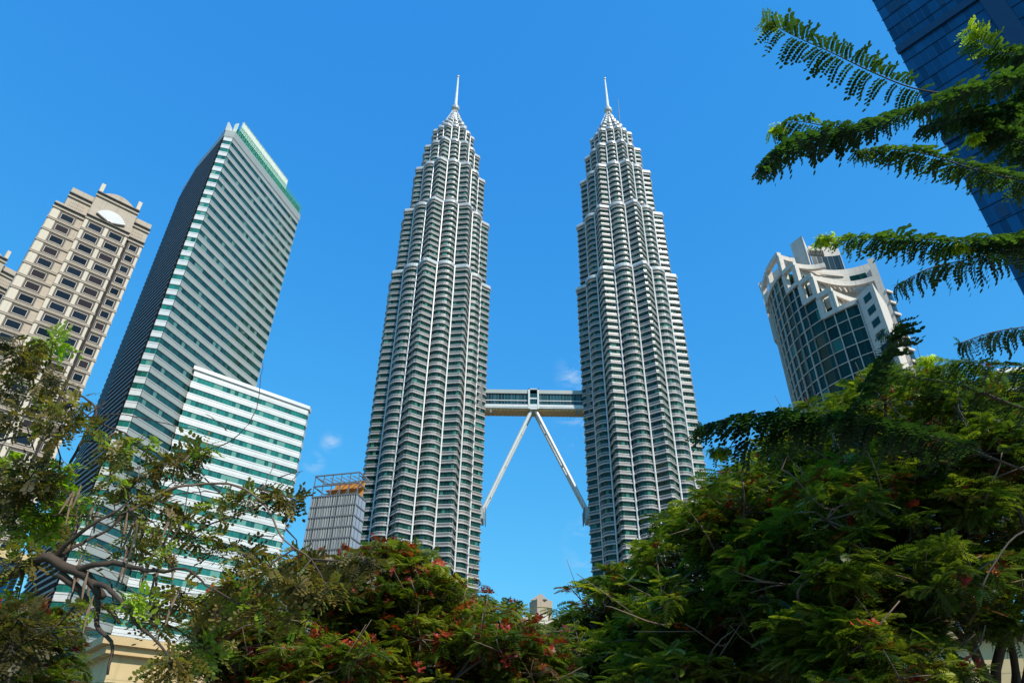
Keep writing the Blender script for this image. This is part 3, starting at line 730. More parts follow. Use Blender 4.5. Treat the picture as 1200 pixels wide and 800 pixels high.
    dw = MB(); sweep(dw, dwp, [(tops[0]-.05*step,0),(tops[0]+1.05*step,0)], closed=False); dw.build('dark_window', M['navy'], root)
    strip(upw[1:8], tops[0]+.15*step, tops[0]+1.6*step, 3, 'roof_block')
    gp = [tuple(p-away*.12) for p in upw[8:12]]; gw = MB(); sweep(gw, gp, [(tops[0]-.75*step,0),(tops[0]-.15*step,0)], closed=False); gw.build('window_band', M['rglass'], root)
    for i in range(9):
        p = Vector(dwp[0]).lerp(Vector(dwp[3]), i/9)-away*.1; l = MB(); l.bar((*p, tops[0]+1.08*step), (*p, tops[0]+1.35*step), .3); l.build('louvre', M['dark'], root)
    c0 = dirxy(262)*(Rr-6.5); c1 = dirxy(250)*(Rr-7.5)
    strip([c0, c1], tops[1], tops[0]+1.85*step, 7, 'lift_core')
    # sweeping left fin
    zf = tops[0]+1.55*step
    beam(326, 296, zf, Rr+1.6, 1.6, 1.6, 'sweep_beam')
    strip(concave(dirxy(296)*(Rr+1.2), dirxy(268)*(Rr-7), .8), zf-1.6, zf-.002, 1.1, 'sweep_beam')
    for a in (296, 288): post(a, tops[0]-.4, zf-1.6 if a == 296 else zA-1.3, Rr+1.2, 1.5)
    beam(326, 297, tops[0]+.6*step, Rr+1.2, 1.3, 1.3, 'sweep_beam')
    beam(297, starts[0]+.5, zA, Rr+.75, 1.5, 1.3)
    fw = MB(); fw.prism([tuple(v) for v in arc(326, 303, Rr+1.4)] + [tuple(v) for v in arc(303, 326, Rr+.2)], tops[0]-1.2*step, zf-1.7); fw.build('fin_wall', M['pgrey'], root)
    # stone return at the right end of the glazing and the banded right flank
    e0 = dirxy(aR)*Rr; dR = dirxy(aR-52); dn = dirxy(aR-52+90)   # heading right and away
    e1 = e0 + dR*6.5; zr = tops[3]+.4*fh
    side = MB(); side.prism([tuple(e0), tuple(e1), tuple(e1-dirxy(aR)*12), tuple(e0-dirxy(aR)*12)], 0, zr); side.build('stone_flank', M['pgrey'], root)
    u = (e1-e0).normalized(); nr = Vector((u.y,-u.x))
    for k in range(1, 26):
        z = zr-k*fh
        a0 = e0+u*2.3; b0 = e0+u*5.0; wi = MB(); q = [a0+nr*.06, b0+nr*.06]
        wi.q([(q[0].x,q[0].y,z),(q[1].x,q[1].y,z),(q[1].x,q[1].y,z+2),(q[0].x,q[0].y,z+2)], [(0,0),(1.2,0),(1.2,2),(0,2)]); wi.build('window', M['rglass'], root)
    bk = MB(); bk.prism([tuple(v*(1)) for v in arc(318, 221, Rr-.8, 6)] + [(10, 22), (-16, 26)], 0, tops[3]-1); bk.build('core', M['navy'], root)
curved_tower()

# ------------------------------------------------------------------ blue glass tower, upper right
def blue_tower():
    d = ray(1022, 0); h = 70; e = Vector((d.x, d.y)); e = e/e.length*h
    rz = math.atan2(-math.cos(R(40)), math.sin(R(40)))
    root = empty('glass_tower', (e.x, e.y, 0), rz); tag(root, 'dark blue glass tower cut off by the top right corner, behind the overhanging branches', 'skyscraper')
    b = MB(); b.box(0, 32, 0, 26, 0, 142); b.build('curtain_wall', M['bglass'], root)
    for (x0, x1) in ((9.2, 11), (23, 25)):
        s = MB(); s.box(x0, x1, -.5, -.003, 0, 142.2); s.build('dark_strip', M['bdark'], root)
    for k in range(8):
        s = MB(); s.box(-.15, 32.2, -.35, -.006, 12+17*k, 13.2+17*k); s.build('plant_floor_band', M['bdark'], root)
    for k in range(60):
        f = MB(); f.box(-.1, 9.1, -.1, -.003, 2.3*k, 2.3*k+.1); f.box(11.1, 22.9, -.1, -.003, 2.3*k, 2.3*k+.1); f.build('floor_ledge', M['bdark'], root)
    rnd = random.Random(4)
    for k in range(70):
        x = rnd.uniform(1, 22); z = 2.3*rnd.randint(20, 58)+.25
        if 8 < x < 11.5: continue
        v = MB(); v.box(x, x+rnd.choice((.5, .9, 1.7)), -.07, -.004, z, z+1.6); v.build('vent_panel', M['bdark'], root)
blue_tower()

# ------------------------------------------------------------------ low buildings glimpsed between the trees
def low_bits():
    # tan gabled pavilion, lower left
    p = P(135, 757, 34); r = empty('pavilion', (p.x, 34, 0), R(-50)); tag(r, 'tan walled pavilion corner with a sloping cornice at the lower left', 'building')
    z = p.z
    w_ = MB(); w_.box(-11, 0, -.0, 9, 0, z); w_.build('wall', M['tan'], r)
    c = MB(); c.box(-11.6, .6, -.7, 9.6, z, z+.35); c.box(-11.3, .35, -.4, 9.3, z-.35, z-.003); c.build('cornice', M['tantrim'], r)
    # dome-topped temple in the distance, centre
    p = P(634, 722, 210); r = empty('pavilion', (p.x, 210, 0), R(25)); tag(r, 'small pale gabled rooftop peeking above the trees between the twin towers', 'building')
    z = p.z
    b = MB(); b.box(-8, 8, -8, 8, 0, z-4); b.build('wall', M['tan'], r)
    rf = MB(); rf.tube([(0,0,z-4),(0,0,z-.2)], [12.5, 4.6], 4); rf.build('roof', M['ivory'], r)
    t = MB(); t.box(-2.5, 2.5, -2.5, 2.5, z-.6, z+4.2); t.tube([(0,0,z+4.2),(0,0,z+6.4)], [3.4,.3], 4); t.build('turret', M['beige2'], r)
    # tan wall lower right
    p = P(1085, 752, 30); r = empty('pavilion', (p.x, 30, 0), R(-24)); tag(r, 'tan wall glimpsed through the foliage at the lower right', 'building')
    b = MB(); b.box(0, 14, 0, 6, 0, p.z); b.build('wall', M['tan'], r)
    c = MB(); c.box(-.3, 14.3, -.4, 6.2, p.z, p.z+.3); c.build('cornice', M['tantrim'], r)
    # white and teal striped block, right
    p = P(1050, 722, 70); r = empty('office_block', (p.x, 70, 0), R(14)); tag(r, 'low white and teal striped block behind the lower right foliage', 'office building')
    for k in range(5):
        z = p.z-3.6*(k+1)
        b = MB(); b.box(0, 34, 0, 16, z, z+1.7); b.build('window_band', M['oglass'], r)
        s = MB(); s.box(-.3, 34.3, -.3, 16.3, z+1.7+.003, z+3.597); s.build('spandrel_band', M['white'], r)
    p = P(1172, 438, 120); r = empty('office_block', (p.x, 120, 0), R(-12)); tag(r, 'teal glass block glimpsed between the branches at the right edge', 'office building')
    z = p.z
    b = MB(); b.box(0, 40, 0, 20, 0, z); b.build('curtain_wall', M['rglass'], r)
    c = MB(); c.box(-.4, 40.4, -.5, 20.4, z, z+1); c.box(-.4,40.4,-.4,-.003,z-4.2,z-3.4); c.box(-.4,40.4,-.4,-.003,z-8.4,z-7.6); c.build('floor_ledge', M['white'], r)
    # glass sliver, lower left edge
    p = P(28, 660, 75); r = empty('glass_block', (p.x, 75, 0), R(60)); tag(r, 'blue glass building sliver behind the leaves at the lower left edge', 'office building')
    b = MB(); b.box(-14, 0, 0, 14, 0, p.z); b.build('curtain_wall', M['bglass'], r)
    c = MB(); c.box(-14.3, .3, -.3, 14.3, p.z, p.z+.9); c.build('parapet', M['tan'], r)
low_bits()

# ------------------------------------------------------------------ foliage
rng = np.random.default_rng(11)
class Tpl:
    """a leaf template: points, faces of 4, and a 0..1 tone offset per face"""
    def __init__(s): s.v = []; s.f = []; s.t = []
    def quad(s, a, b, c, d, t=0.0): n = len(s.v); s.v += [a, b, c, d]; s.f.append((n, n+1, n+2, n+3)); s.t.append(t)
    def arr(s): return np.array(s.v, float), np.array(s.f, int), np.array(s.t, float)
def feather(npair=11, w=.040, lmax=.30, droop=.30, seed=0):
    r = random.Random(seed); T = Tpl()
    z = lambda x, y: -droop*x*x - .35*abs(y)*abs(y)*3
    for i in range(npair):
        x = .10 + .86*(i+.5)/npair
        l = lmax*math.sin(math.pi*min(1, .18+.80*x))**.7*r.uniform(.85, 1.1)
        for sg in (-1, 1):
            an = R(62 - 22*x + r.uniform(-6, 6)); dx, dy = math.cos(an), sg*math.sin(an)
            px, py = -dy*w, dx*w
            m = (x+dx*l*.5, dy*l*.5)
            T.quad((x, 0, z(x, 0)), (m[0]+px, m[1]+py, z(x, m[1])+.012), (x+dx*l, dy*l, z(x, dy*l)), (m[0]-px, m[1]-py, z(x, m[1])-.012), r.uniform(-.08, .08))
    T.quad((0,-.006,0), (0,.006,0), (1,.004,z(1,0)), (1,-.004,z(1,0)), -.2)
    return T.arr()
def pinnate(npair=8, ll=.20, lw=.085, droop=.5, seed=0):
    r = random.Random(seed); T = Tpl(); z = lambda x: -droop*x*x
    for i in range(npair+1):
        x = .12 + .86*i/npair
        for sg in ((-1, 1) if i < npair else (0,)):
            an = R(r.uniform(58, 74))*sg if sg else 0; dx, dy = math.cos(an), math.sin(an); l = ll*r.uniform(.85, 1.15)*(1 if i else .8)
            cx, cy = x+dx*l*.55, dy*l*.55; tz = r.uniform(-.05, .03)
            px, py = -dy*lw*.5, dx*lw*.5; k = .72
            T.quad((x+dx*l*.08, dy*l*.08, z(x)), (cx-dx*l*.2+px, cy-dy*l*.2+py, z(x)+tz*.3), (cx+dx*l*.25+px*k, cy+dy*l*.25+py*k, z(x)+tz*.7), (x+dx*l, dy*l, z(x)+tz), r.uniform(-.07, .1))
            T.quad((x+dx*l*.08, dy*l*.08, z(x)), (x+dx*l, dy*l, z(x)+tz), (cx+dx*l*.25-px*k, cy+dy*l*.25-py*k, z(x)+tz*.7), (cx-dx*l*.2-px, cy-dy*l*.2-py, z(x)+tz*.3), r.uniform(-.1, .05))
    T.quad((0,-.008,0), (0,.008,0), (1,.005,z(1)), (1,-.005,z(1)), -.2)
    return T.arr()
def flower(seed=0):
    r = random.Random(seed); T = Tpl()
    for c in range(5):
        ox, oy, oz = r.uniform(-.5,.5), r.uniform(-.5,.5), r.uniform(-.3,.4)
        for i in range(5):
            a = i*2*math.pi/5 + r.uniform(-.2,.2); d = (math.cos(a), math.sin(a)); l = r.uniform(.28,.4); w_ = .13; up = r.uniform(-.05,.2)
            T.quad((ox,oy,oz), (ox+d[0]*l*.6-d[1]*w_, oy+d[1]*l*.6+d[0]*w_, oz+up*.5), (ox+d[0]*l, oy+d[1]*l, oz+up), (ox+d[0]*l*.6+d[1]*w_, oy+d[1]*l*.6-d[0]*w_, oz+up*.5), r.uniform(-.2,.2))
    return T.arr()
def basis(d, up_noise=.35):
    """local frames whose x axis follows directions d (M,3), z roughly upward with noise"""
    d = d/np.linalg.norm(d, axis=1, keepdims=True)
    up = np.array([0,0,1.0]) + rng.normal(0, up_noise, d.shape)
    y = np.cross(up, d); y /= np.linalg.norm(y, axis=1, keepdims=True)+1e-9
    z = np.cross(d, y)
    return np.stack([d, y, z], axis=2)      # columns
class Leaves:
    def __init__(s): s.V = []; s.F = []; s.T = []; s.n = 0
    def add(s, tpl, pos, dirs, size, tone, up_noise=.35):
        v, f, t = tpl; M_ = len(pos)
        if M_ == 0: return
        B = basis(dirs, up_noise)*np.asarray(size).reshape(-1,1,1)
        W = np.einsum('mij,nj->mni', B, v) + pos[:,None,:]
        F = f[None] + (np.arange(M_)*len(v))[:,None,None] + s.n
        s.V.append(W.reshape(-1,3)); s.F.append(F.reshape(-1,4)); s.T.append((t[None]+np.asarray(tone)[:,None]).reshape(-1)); s.n += M_*len(v)
    def build(s, name, mat, parent):
        V = np.concatenate(s.V); F = np.concatenate(s.F); T = np.clip(np.concatenate(s.T), 0, 1)
        me = bpy.data.meshes.new(name); me.vertices.add(len(V)); me.vertices.foreach_set('co', V.astype(np.float32).ravel())
        me.loops.add(F.size); me.loops.foreach_set('vertex_index', F.astype(np.int32).ravel())
        me.polygons.add(len(F)); me.polygons.foreach_set('loop_start', np.arange(0, F.size, 4, dtype=np.int32))
        at = me.attributes.new('v', 'FLOAT', 'FACE'); at.data.foreach_set('value', T.astype(np.float32))
        me.materials.append(mat); me.update(calc_edges=True)
        return link(name, me, parent)
FE = [feather(10, .042, .30, .25, 1), feather(9, .046, .33, .45, 2), feather(11, .038, .27, .15, 3)]
PI_ = [pinnate(8, .22, .145, .45, 1), pinnate(8, .20, .14, .7, 2), pinnate(7, .23, .15, .3, 3)]
PS = [pinnate(5, .34, .22, .3, 4), pinnate(4, .38, .24, .6, 5)]
FL = [flower(1), flower(2), flower(3)]
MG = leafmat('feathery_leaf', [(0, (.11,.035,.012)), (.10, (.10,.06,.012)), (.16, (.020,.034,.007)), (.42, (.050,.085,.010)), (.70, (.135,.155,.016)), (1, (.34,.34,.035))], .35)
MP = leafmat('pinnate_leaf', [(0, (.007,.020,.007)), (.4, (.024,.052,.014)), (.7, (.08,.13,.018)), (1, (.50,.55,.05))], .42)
MO = leafmat('olive_leaf', [(0, (.020,.022,.008)), (.4, (.065,.055,.016)), (.65, (.20,.14,.03)), (.78, (.13,.17,.025)), (1, (.28,.40,.03))], .35)
MR = leafmat('red_blossom', [(0, (.07,.014,.010)), (.5, (.24,.022,.014)), (.85, (.42,.05,.02)), (1, (.55,.16,.04))], .3, tcol=.9)

def limb_path(a, b, r_, bend=.12, n=6, sag=0):
    a, b = np.array(a, float), np.array(b, float); L = np.linalg.norm(b-a); off = r_.normal(0, bend*L, (2,3)); pts = []
    for i in range(n+1):
        t = i/n; p = a+(b-a)*t + off[0]*math.sin(math.pi*t)*.7 + off[1]*math.sin(2*math.pi*t)*.35; p[2] += sag*L*math.sin(math.pi*t); pts.append(tuple(p))
    return pts
def in_poly(x, y, poly):
    c = False; j = len(poly)-1
    for i in range(len(poly)):
        xi, yi = poly[i]; xj, yj = poly[j]
        if (yi > y) != (yj > y) and x < (xj-xi)*(y-yi)/(yj-yi)+xi: c = not c
        j = i
    return c
def crown_points(poly, n, Y0, Y1, r_):
    xs = [p[0] for p in poly]; ys = [p[1] for p in poly]; out = []
    while len(out) < n:
        x, y = r_.uniform(min(xs), max(xs)), r_.uniform(min(ys), max(ys))
        if in_poly(x, y, poly): out.append(np.array(P(x, y, r_.uniform(Y0, Y1))))
    return out
def flame_tree(label, poly, base, n_cl, Y0, Y1, rad, seed, fr=.42, per=26, red=.1, tone=.45, cat='tree', name='flame_tree', trunk_r=.22, brown=.07, extra=()):
    """crown of rosettes of feathery leaves on clumps inside an outline, on a forked trunk"""
    r_ = np.random.default_rng(seed)
    root = empty(name, base); tag(root, label, cat, 'feathery-leaved park trees')
    b0 = np.array(base, float)
    cl = crown_points(poly, n_cl, Y0, Y1, r_) + [np.array(P(*e)) for e in extra]
    lv = Leaves(); fl = Leaves(); tw = MB(); tr = MB()
    fork = b0 + np.array([r_.uniform(-.4,.4), r_.uniform(-.3,.3), 2.4])
    tr.tube([tuple(q-b0) for q in np.array(limb_path(b0, fork, r_, .03, 5))], np.linspace(trunk_r*1.3, trunk_r, 6), 9)
    # main limbs to spread targets, then every clump joins its nearest limb point
    cen = np.mean(cl, axis=0); tg = [cl[i] for i in r_.choice(len(cl), min(9, len(cl)), replace=False)]
    nodes = []
    for t in tg:
        e = fork+(t-fork)*.85; pth = limb_path(fork, e, r_, .07, 8, .05); tr.tube([tuple(np.array(q)-b0) for q in pth], np.linspace(trunk_r*.62, trunk_r*.16, 9), 6); nodes += [np.array(q) for q in pth[3:]]
    nodes = np.array(nodes)
    for c in cl:
        k = np.argmin(np.linalg.norm(nodes-c, axis=1)); pth = limb_path(nodes[k], c, r_, .08, 5); tr.tube([tuple(np.array(q)-b0) for q in pth], np.linspace(trunk_r*.2, .018, 6), 5)
        rr = rad*r_.uniform(.7, 1.25); ctone = tone + r_.normal(0, .13)
        m = int(per*r_.uniform(.7, 1.2)); d = r_.normal(0, 1, (m,3)); d /= np.linalg.norm(d, axis=1, keepdims=True); d[:,2] = d[:,2]*.9+.15
        pos = c + d*(rr*np.array([1.15,1.15,.62]))*r_.uniform(.45, 1.0, (m,1))**.7
        for i in range(m):
            if i % 4 == 0:
                tr.tube([tuple(c-b0), tuple((c+pos[i])/2-b0+r_.normal(0,.04,3)), tuple(pos[i]-b0)], [.014,.010,.006], 4, 1)
            nf = r_.integers(5, 9); a0 = r_.uniform(0, 6.28); az_ = a0+np.arange(nf)*6.283/nf+r_.normal(0,.18,nf); el = r_.uniform(-.5, .55, nf)
            out = d[i]*np.array([1,1,.2]); dd = np.stack([np.cos(az_)*np.cos(el), np.sin(az_)*np.cos(el), np.sin(el)], 1) + out*.55
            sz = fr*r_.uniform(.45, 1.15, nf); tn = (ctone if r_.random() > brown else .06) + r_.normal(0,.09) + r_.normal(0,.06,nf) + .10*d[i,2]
            lv.add(FE[r_.integers(3)], np.repeat((pos[i]-b0)[None], nf, 0), dd, sz, tn, .3)
            if r_.random() < red:
                q = pos[i]-b0+np.array([0,-.05,.06])+r_.normal(0,.06,3); fl.add(FL[r_.integers(3)], q[None], r_.normal(0,1,(1,3)), [fr*r_.uniform(.28,.6)], [r_.uniform(.2,.9)])
    tp_ = [p for p in poly if p[1] < min(q[1] for q in poly)+130 or p[1] < 760]
    ed = [(poly[i], poly[i+1]) for i in range(len(poly)-1) if poly[i][1] < 760 and poly[i+1][1] < 760 and poly[i+1][0] > poly[i][0]-5 and poly[i+1][0]-poly[i][0] > -5]
    for (pa, pb) in ed:
        for _ in range(max(1, int(math.hypot(pb[0]-pa[0], pb[1]-pa[1])/9))):
            t = r_.random(); x, y = pa[0]+(pb[0]-pa[0])*t, pa[1]+(pb[1]-pa[1])*t; Yd = r_.uniform(Y0, Y1)
            a_ = np.array(P(x, y+22, Yd)); b_ = np.array(P(x+r_.normal(0,9), y-r_.uniform(-6,16), Yd)); k = np.argmin(np.linalg.norm(np.array(cl)-a_, axis=1))
            pth = [cl[k], (cl[k]+a_)/2, a_, b_]; tr.tube([tuple(q-b0) for q in pth], [.016,.014,.011,.006], 4, 1)
            for j in range(3):
                q = b_ + (a_-b_)*r_.uniform(0, .5) - b0; nf = 5; az_ = r_.uniform(0,6.28,nf); el = r_.uniform(-.2,.6,nf)
                lv.add(FE[j], np.repeat(q[None], nf, 0), np.stack([np.cos(az_)*np.cos(el), np.sin(az_)*np.cos(el), np.sin(el)], 1), fr*r_.uniform(.5,.95,nf), tone+r_.normal(0,.12,nf), .2)
            if r_.random() < .25+red: fl.add(FL[r_.integers(3)], (b_-b0+np.array([0,0,.05]))[None], r_.normal(0,1,(1,3)), [fr*r_.uniform(.25,.4)], [r_.uniform(.1,.6)])
    for c in cl[::2]:
        f0 = c + np.array([r_.normal(0,.1), -rad*.3, -rad*.5]); f1 = c + np.array([r_.normal(0,.5), -rad*1.15, r_.uniform(-.2,.55)])
        tr.tube([tuple(q-b0) for q in limb_path(f0, f1, r_, .10, 5)], np.linspace(.020, .007, 6), 5, 1)
        f2 = f1 + np.array([r_.normal(0,.35), -.1, r_.normal(.1,.2)]); tr.tube([tuple(f1*.6+f0*.4-b0), tuple(f2-b0)], [.010, .005], 4, 1)
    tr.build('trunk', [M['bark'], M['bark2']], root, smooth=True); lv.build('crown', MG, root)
    if fl.n: fl.build('blossoms', MR, root)
    return root
G0 = 0.0
def gpt(px, Y):                 # ground point under an image column
    p = P(px, 640, Y); return (p.x, Y, 0.0)
flame_tree('large feathery-leaved tree filling the lower right corner under the drooping branches', [(905,545),(935,497),(985,464),(1045,442),(1110,455),(1215,462),(1230,700),(1200,745),(1110,735),(1085,760),(1070,850),(960,840),(880,700),(860,600)], gpt(1075, 12.5), 150, 9.5, 14.5, .62, 21, .38, 30, .05, .47, trunk_r=.15)
flame_tree('feathery-leaved tree right of centre, in front of the right twin tower', [(770,640),(800,612),(830,585),(855,562),(900,560),(930,620),(960,740),(950,830),(760,830),(745,720)], gpt(850, 13.5), 75, 11.5, 15.5, .62, 22, .38, 30, .05, .55, trunk_r=.16)
flame_tree('low dark feathery tree right under the gap between the twin towers', [(600,752),(640,748),(672,735),(700,700),(740,675),(775,690),(790,760),(780,840),(600,840)], gpt(700, 16), 60, 14.5, 18.5, .60, 23, .42, 26, .05, .50)
flame_tree('feathery tree with red blossoms at the foot of the left twin tower', [(400,668),(430,655),(470,640),(500,665),(540,700),(585,722),(640,755),(640,840),(390,840),(370,740)], gpt(480, 14), 72, 12, 16, .60, 24, .36, 28, .62, .58, brown=.08)
flame_tree('reddish blossoming tree below the white striped office block', [(235,745),(265,700),(300,690),(350,668),(395,660),(420,690),(430,760),(420,840),(240,840)], gpt(330, 12), 60, 10.5, 13.5, .50, 25, .30, 26, .55, .58, brown=.16)
flame_tree('dark leafy shrub tree in the lower left corner', [(-20,705),(40,710),(62,740),(70,775),(80,850),(-20,850)], gpt(20, 9), 34, 8, 10.5, .42, 26, .28, 22, .10, .42, brown=.2)

# ------------------------------------------------------------------ overhanging tree with long pinnate-leaved branches
def path3(pts, Y):
    Y = Y if hasattr(Y, '__len__') else [Y]*len(pts)
    return [np.array(P(x, y, yy)) for (x, y), yy in zip(pts, Y)]
def resample(pts, step):
    out = []; tan = []
    pts = [np.array(p) for p in pts]
    # Catmull-Rom
    dense = []
    for i in range(len(pts)-1):
        p0, p1, p2, p3 = pts[max(i-1,0)], pts[i], pts[i+1], pts[min(i+2,len(pts)-1)]
        for t in np.linspace(0, 1, 14, endpoint=False):
            dense.append(.5*((2*p1)+(-p0+p2)*t+(2*p0-5*p1+4*p2-p3)*t*t+(-p0+3*p1-3*p2+p3)*t**3))
    dense.append(pts[-1]); d = np.array(dense); sl = np.r_[0, np.cumsum(np.linalg.norm(np.diff(d, axis=0), axis=1))]
    n = max(2, int(sl[-1]/step)); q = np.linspace(0, sl[-1], n+1)
    P_ = np.stack([np.interp(q, sl, d[:,k]) for k in range(3)], 1); T_ = np.gradient(P_, axis=0); T_ /= np.linalg.norm(T_, axis=1, keepdims=True)
    return P_, T_
def leafy_branch(root, org, pts, Y, r0, r1, leaf=.20, step=.066, tip_bright=.3, tone=.34, start=.0, r_=rng, tpl=PI_, mat=MP, hang=.5, spread=1.0, name='branch', dens=1):
    """pts run from the trunk side to the tip"""
    Pp, Tt = resample(path3(pts, Y), step); n = len(Pp)
    b = MB(); b.tube([tuple(p-org) for p in Pp[::2]] + [tuple(Pp[-1]-org)], list(np.linspace(r0, r1, len(Pp[::2])+1)), 7)
    br = b.build(name, M['bark'], root, smooth=True)
    lv = Leaves(); i0 = int(n*start)
    idx = np.arange(i0, n); P_, T_ = Pp[idx], Tt[idx]; q = (idx-i0)/max(1, n-i0-1)
    side = np.cross(T_, np.array([0,0,1.0])); side /= np.linalg.norm(side, axis=1, keepdims=True)
    for sg in (-1, 1):
        for rep_ in range(dens):
            m = len(idx); jit = r_.normal(0, .10+.08*rep_, (m,3))
            dd = side*sg*spread + T_*(.35 + .5*q[:,None]) + np.array([0,0,1.0])*(-hang*.55 + .35*rep_) + jit
            sz = leaf*1.5*r_.uniform(.75, 1.12, m)*(1 - .45*np.clip((q-.8)/.2, 0, 1))*(.75+.5*np.clip(q*4,0,1)/2)
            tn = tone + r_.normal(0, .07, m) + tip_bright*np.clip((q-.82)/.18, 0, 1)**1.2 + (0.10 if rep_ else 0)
            keep = r_.random(m) < .90
            lv.add(tpl[(rep_+ (sg>0)) % len(tpl)], (P_-org)[keep], dd[keep], sz[keep], tn[keep], .22)
    # bright tuft at the tip
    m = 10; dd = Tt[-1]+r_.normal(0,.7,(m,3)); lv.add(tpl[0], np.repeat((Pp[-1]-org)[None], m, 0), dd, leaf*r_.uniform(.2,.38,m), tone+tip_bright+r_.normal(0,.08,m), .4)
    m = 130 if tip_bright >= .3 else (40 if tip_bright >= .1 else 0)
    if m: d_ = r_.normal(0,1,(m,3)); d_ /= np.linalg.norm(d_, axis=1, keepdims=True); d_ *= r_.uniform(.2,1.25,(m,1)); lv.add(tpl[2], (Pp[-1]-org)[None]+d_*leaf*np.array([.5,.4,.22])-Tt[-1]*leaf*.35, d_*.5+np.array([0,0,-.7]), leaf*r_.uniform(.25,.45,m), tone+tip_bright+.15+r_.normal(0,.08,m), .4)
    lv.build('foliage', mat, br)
    return br
def overhang():
    base = P(1420, 560, 6.5); base = np.array([base.x, 6.5, 0.0])
    root = empty('overhanging_tree', tuple(base)); tag(root, 'tree outside the right edge reaching long drooping pinnate-leaved branches across the upper right', 'tree')
    tr = MB(); top = np.array(P(1400, 60, 6.8)); mid = np.array(P(1390, 350, 6.6))
    tr.tube([(0,0,0), tuple((mid-base)*.45+np.array([.1,0,0])), tuple(mid-base), tuple(top-base)], [.26,.2,.15,.08], 10); tr.build('trunk', M['bark'], root, smooth=True)
    rr = np.random.default_rng(5)
    k = dict(r_=rr)
    L = lambda pts, Y, r0, r1, **kw: leafy_branch(root, base, pts, Y, r0, r1, **{**k, **kw})
    L([(1395,60),(1290,66),(1200,86),(1130,106),(1080,124),(1042,136)], [6.8,6.1,5.6,5.4,5.3,5.3], .035, .016, start=.35, tone=.40, tip_bright=.0, dens=2)      # spine
    L([(1125,112),(1072,104),(1025,86),(975,62),(930,42),(897,24)], [5.4,5.3,5.2,5.1,5.0,5.0], .011, .004, leaf=.20, start=.2)                                      # upper fan
    L([(1045,135),(1000,148),(950,158),(915,172),(894,196)], [5.3,5.2,5.1,5.0,4.95], .013, .004, leaf=.21, tone=.24, tip_bright=.1, hang=.9, start=.0, dens=2)
    L([(1010,150),(970,148),(930,142),(905,152)], [5.35,5.3,5.3,5.3], .008, .003, leaf=.17, tone=.40, tip_bright=.4, start=.0)
    L([(1400,250),(1300,232),(1200,212),(1140,198),(1090,182),(1040,174),(1004,178)], [6.9,6.4,5.9,5.7,5.5,5.3,5.2], .024, .004, leaf=.17, tone=.36, tip_bright=.15, start=.3, hang=.8, dens=2)
    L([(1390,160),(1290,196),(1200,168),(1160,152),(1128,138)], [6.9,6.3,6,5.9,5.8], .016, .006, leaf=.19, tone=.33, start=.4, tip_bright=0, dens=2)
    L([(1390,150),(1280,158),(1210,156),(1165,152),(1138,162)], [7,6.6,6.2,6.0,5.9], .012, .004, leaf=.18, tone=.40, tip_bright=.4, start=.35, dens=2)
    L([(1395,40),(1290,50),(1215,60),(1170,62),(1135,36)], [6.9,6.4,6.0,5.8,5.7], .014, .004, leaf=.21, tone=.32, tip_bright=.45, start=.3, dens=2)
    L([(1390,90),(1300,100),(1240,118),(1180,128),(1120,136),(1080,150)], [6.9,6.5,6.1,5.9,5.7,5.6], .014, .004, leaf=.21, tone=.22, start=.3, tip_bright=.0, dens=2)
    L([(1400,200),(1300,190),(1230,176),(1180,182),(1150,200)], [7.1,6.6,6.2,6.1,6.0], .014, .004, leaf=.17, tone=.32, start=.35, tip_bright=.1)
    L([(1390,110),(1290,104),(1230,102),(1195,108),(1186,138)], [6.9,6.4,6.1,5.9,5.8], .012, .004, leaf=.21, tone=.30, start=.35, tip_bright=.1, dens=2)
    L([(1400,290),(1290,284),(1200,282),(1130,283),(1060,279),(1010,278),(962,279)], [6.9,6.3,5.8,5.6,5.4,5.2,5.1], .018, .004, leaf=.17, tone=.36, tip_bright=.4, start=.3, hang=.6, dens=2)
    L([(1395,300),(1290,286),(1200,290),(1140,303),(1090,314),(1052,334)], [6.8,6.3,5.8,5.6,5.5,5.4], .014, .004, leaf=.19, tone=.22, tip_bright=.05, start=.3, hang=1.2)
    L([(1300,282),(1220,278),(1165,277),(1120,290)], [6.3,6.0,5.7,5.6], .010, .004, leaf=.17, tone=.46, tip_bright=.3, start=.2)
    L([(1400,380),(1290,372),(1200,383),(1160,390),(1125,402)], [6.8,6.2,5.8,5.7,5.6], .012, .004, leaf=.19, tone=.24, tip_bright=.05, start=.4, hang=1.3)
    L([(1400,430),(1290,428),(1200,428),(1130,424),(1080,420)], [6.9,6.4,6.1,6.0,5.9], .014, .004, leaf=.16, tone=.42, tip_bright=.45, start=.3, hang=.4)
    L([(1395,520),(1300,498),(1200,478),(1130,452),(1060,440)], [6.8,6.4,6.1,6.0,6.0], .030, .010, leaf=.13, tone=.36, start=.5, tip_bright=.0, dens=1)
    L([(1390,560),(1240,560),(1120,520),(1020,492),(930,484),(870,486),(822,500)], [7.4,7.2,7,6.8,6.6,6.5,6.4], .020, .004, leaf=.24, tone=.12, tip_bright=.05, start=.45, hang=.9, dens=2)
    L([(980,490),(930,500),(880,516),(836,530)], [6.8,6.8,6.7,6.7], .010, .003, leaf=.20, tone=.34, tip_bright=.3, start=.1, hang=.9)
    L([(985,500),(1010,460),(1030,425),(1048,385)], [6.6,6.5,6.4,6.4], .014, .004, leaf=.25, tone=.10, tip_bright=.15, hang=.3)
    L([(1395,640),(1280,610),(1200,622),(1165,660),(1150,690)], [6.6,6.2,6.0,5.9,5.9], .014, .006, leaf=.10, tone=.45, start=.98, tip_bright=0, dens=1)
overhang()

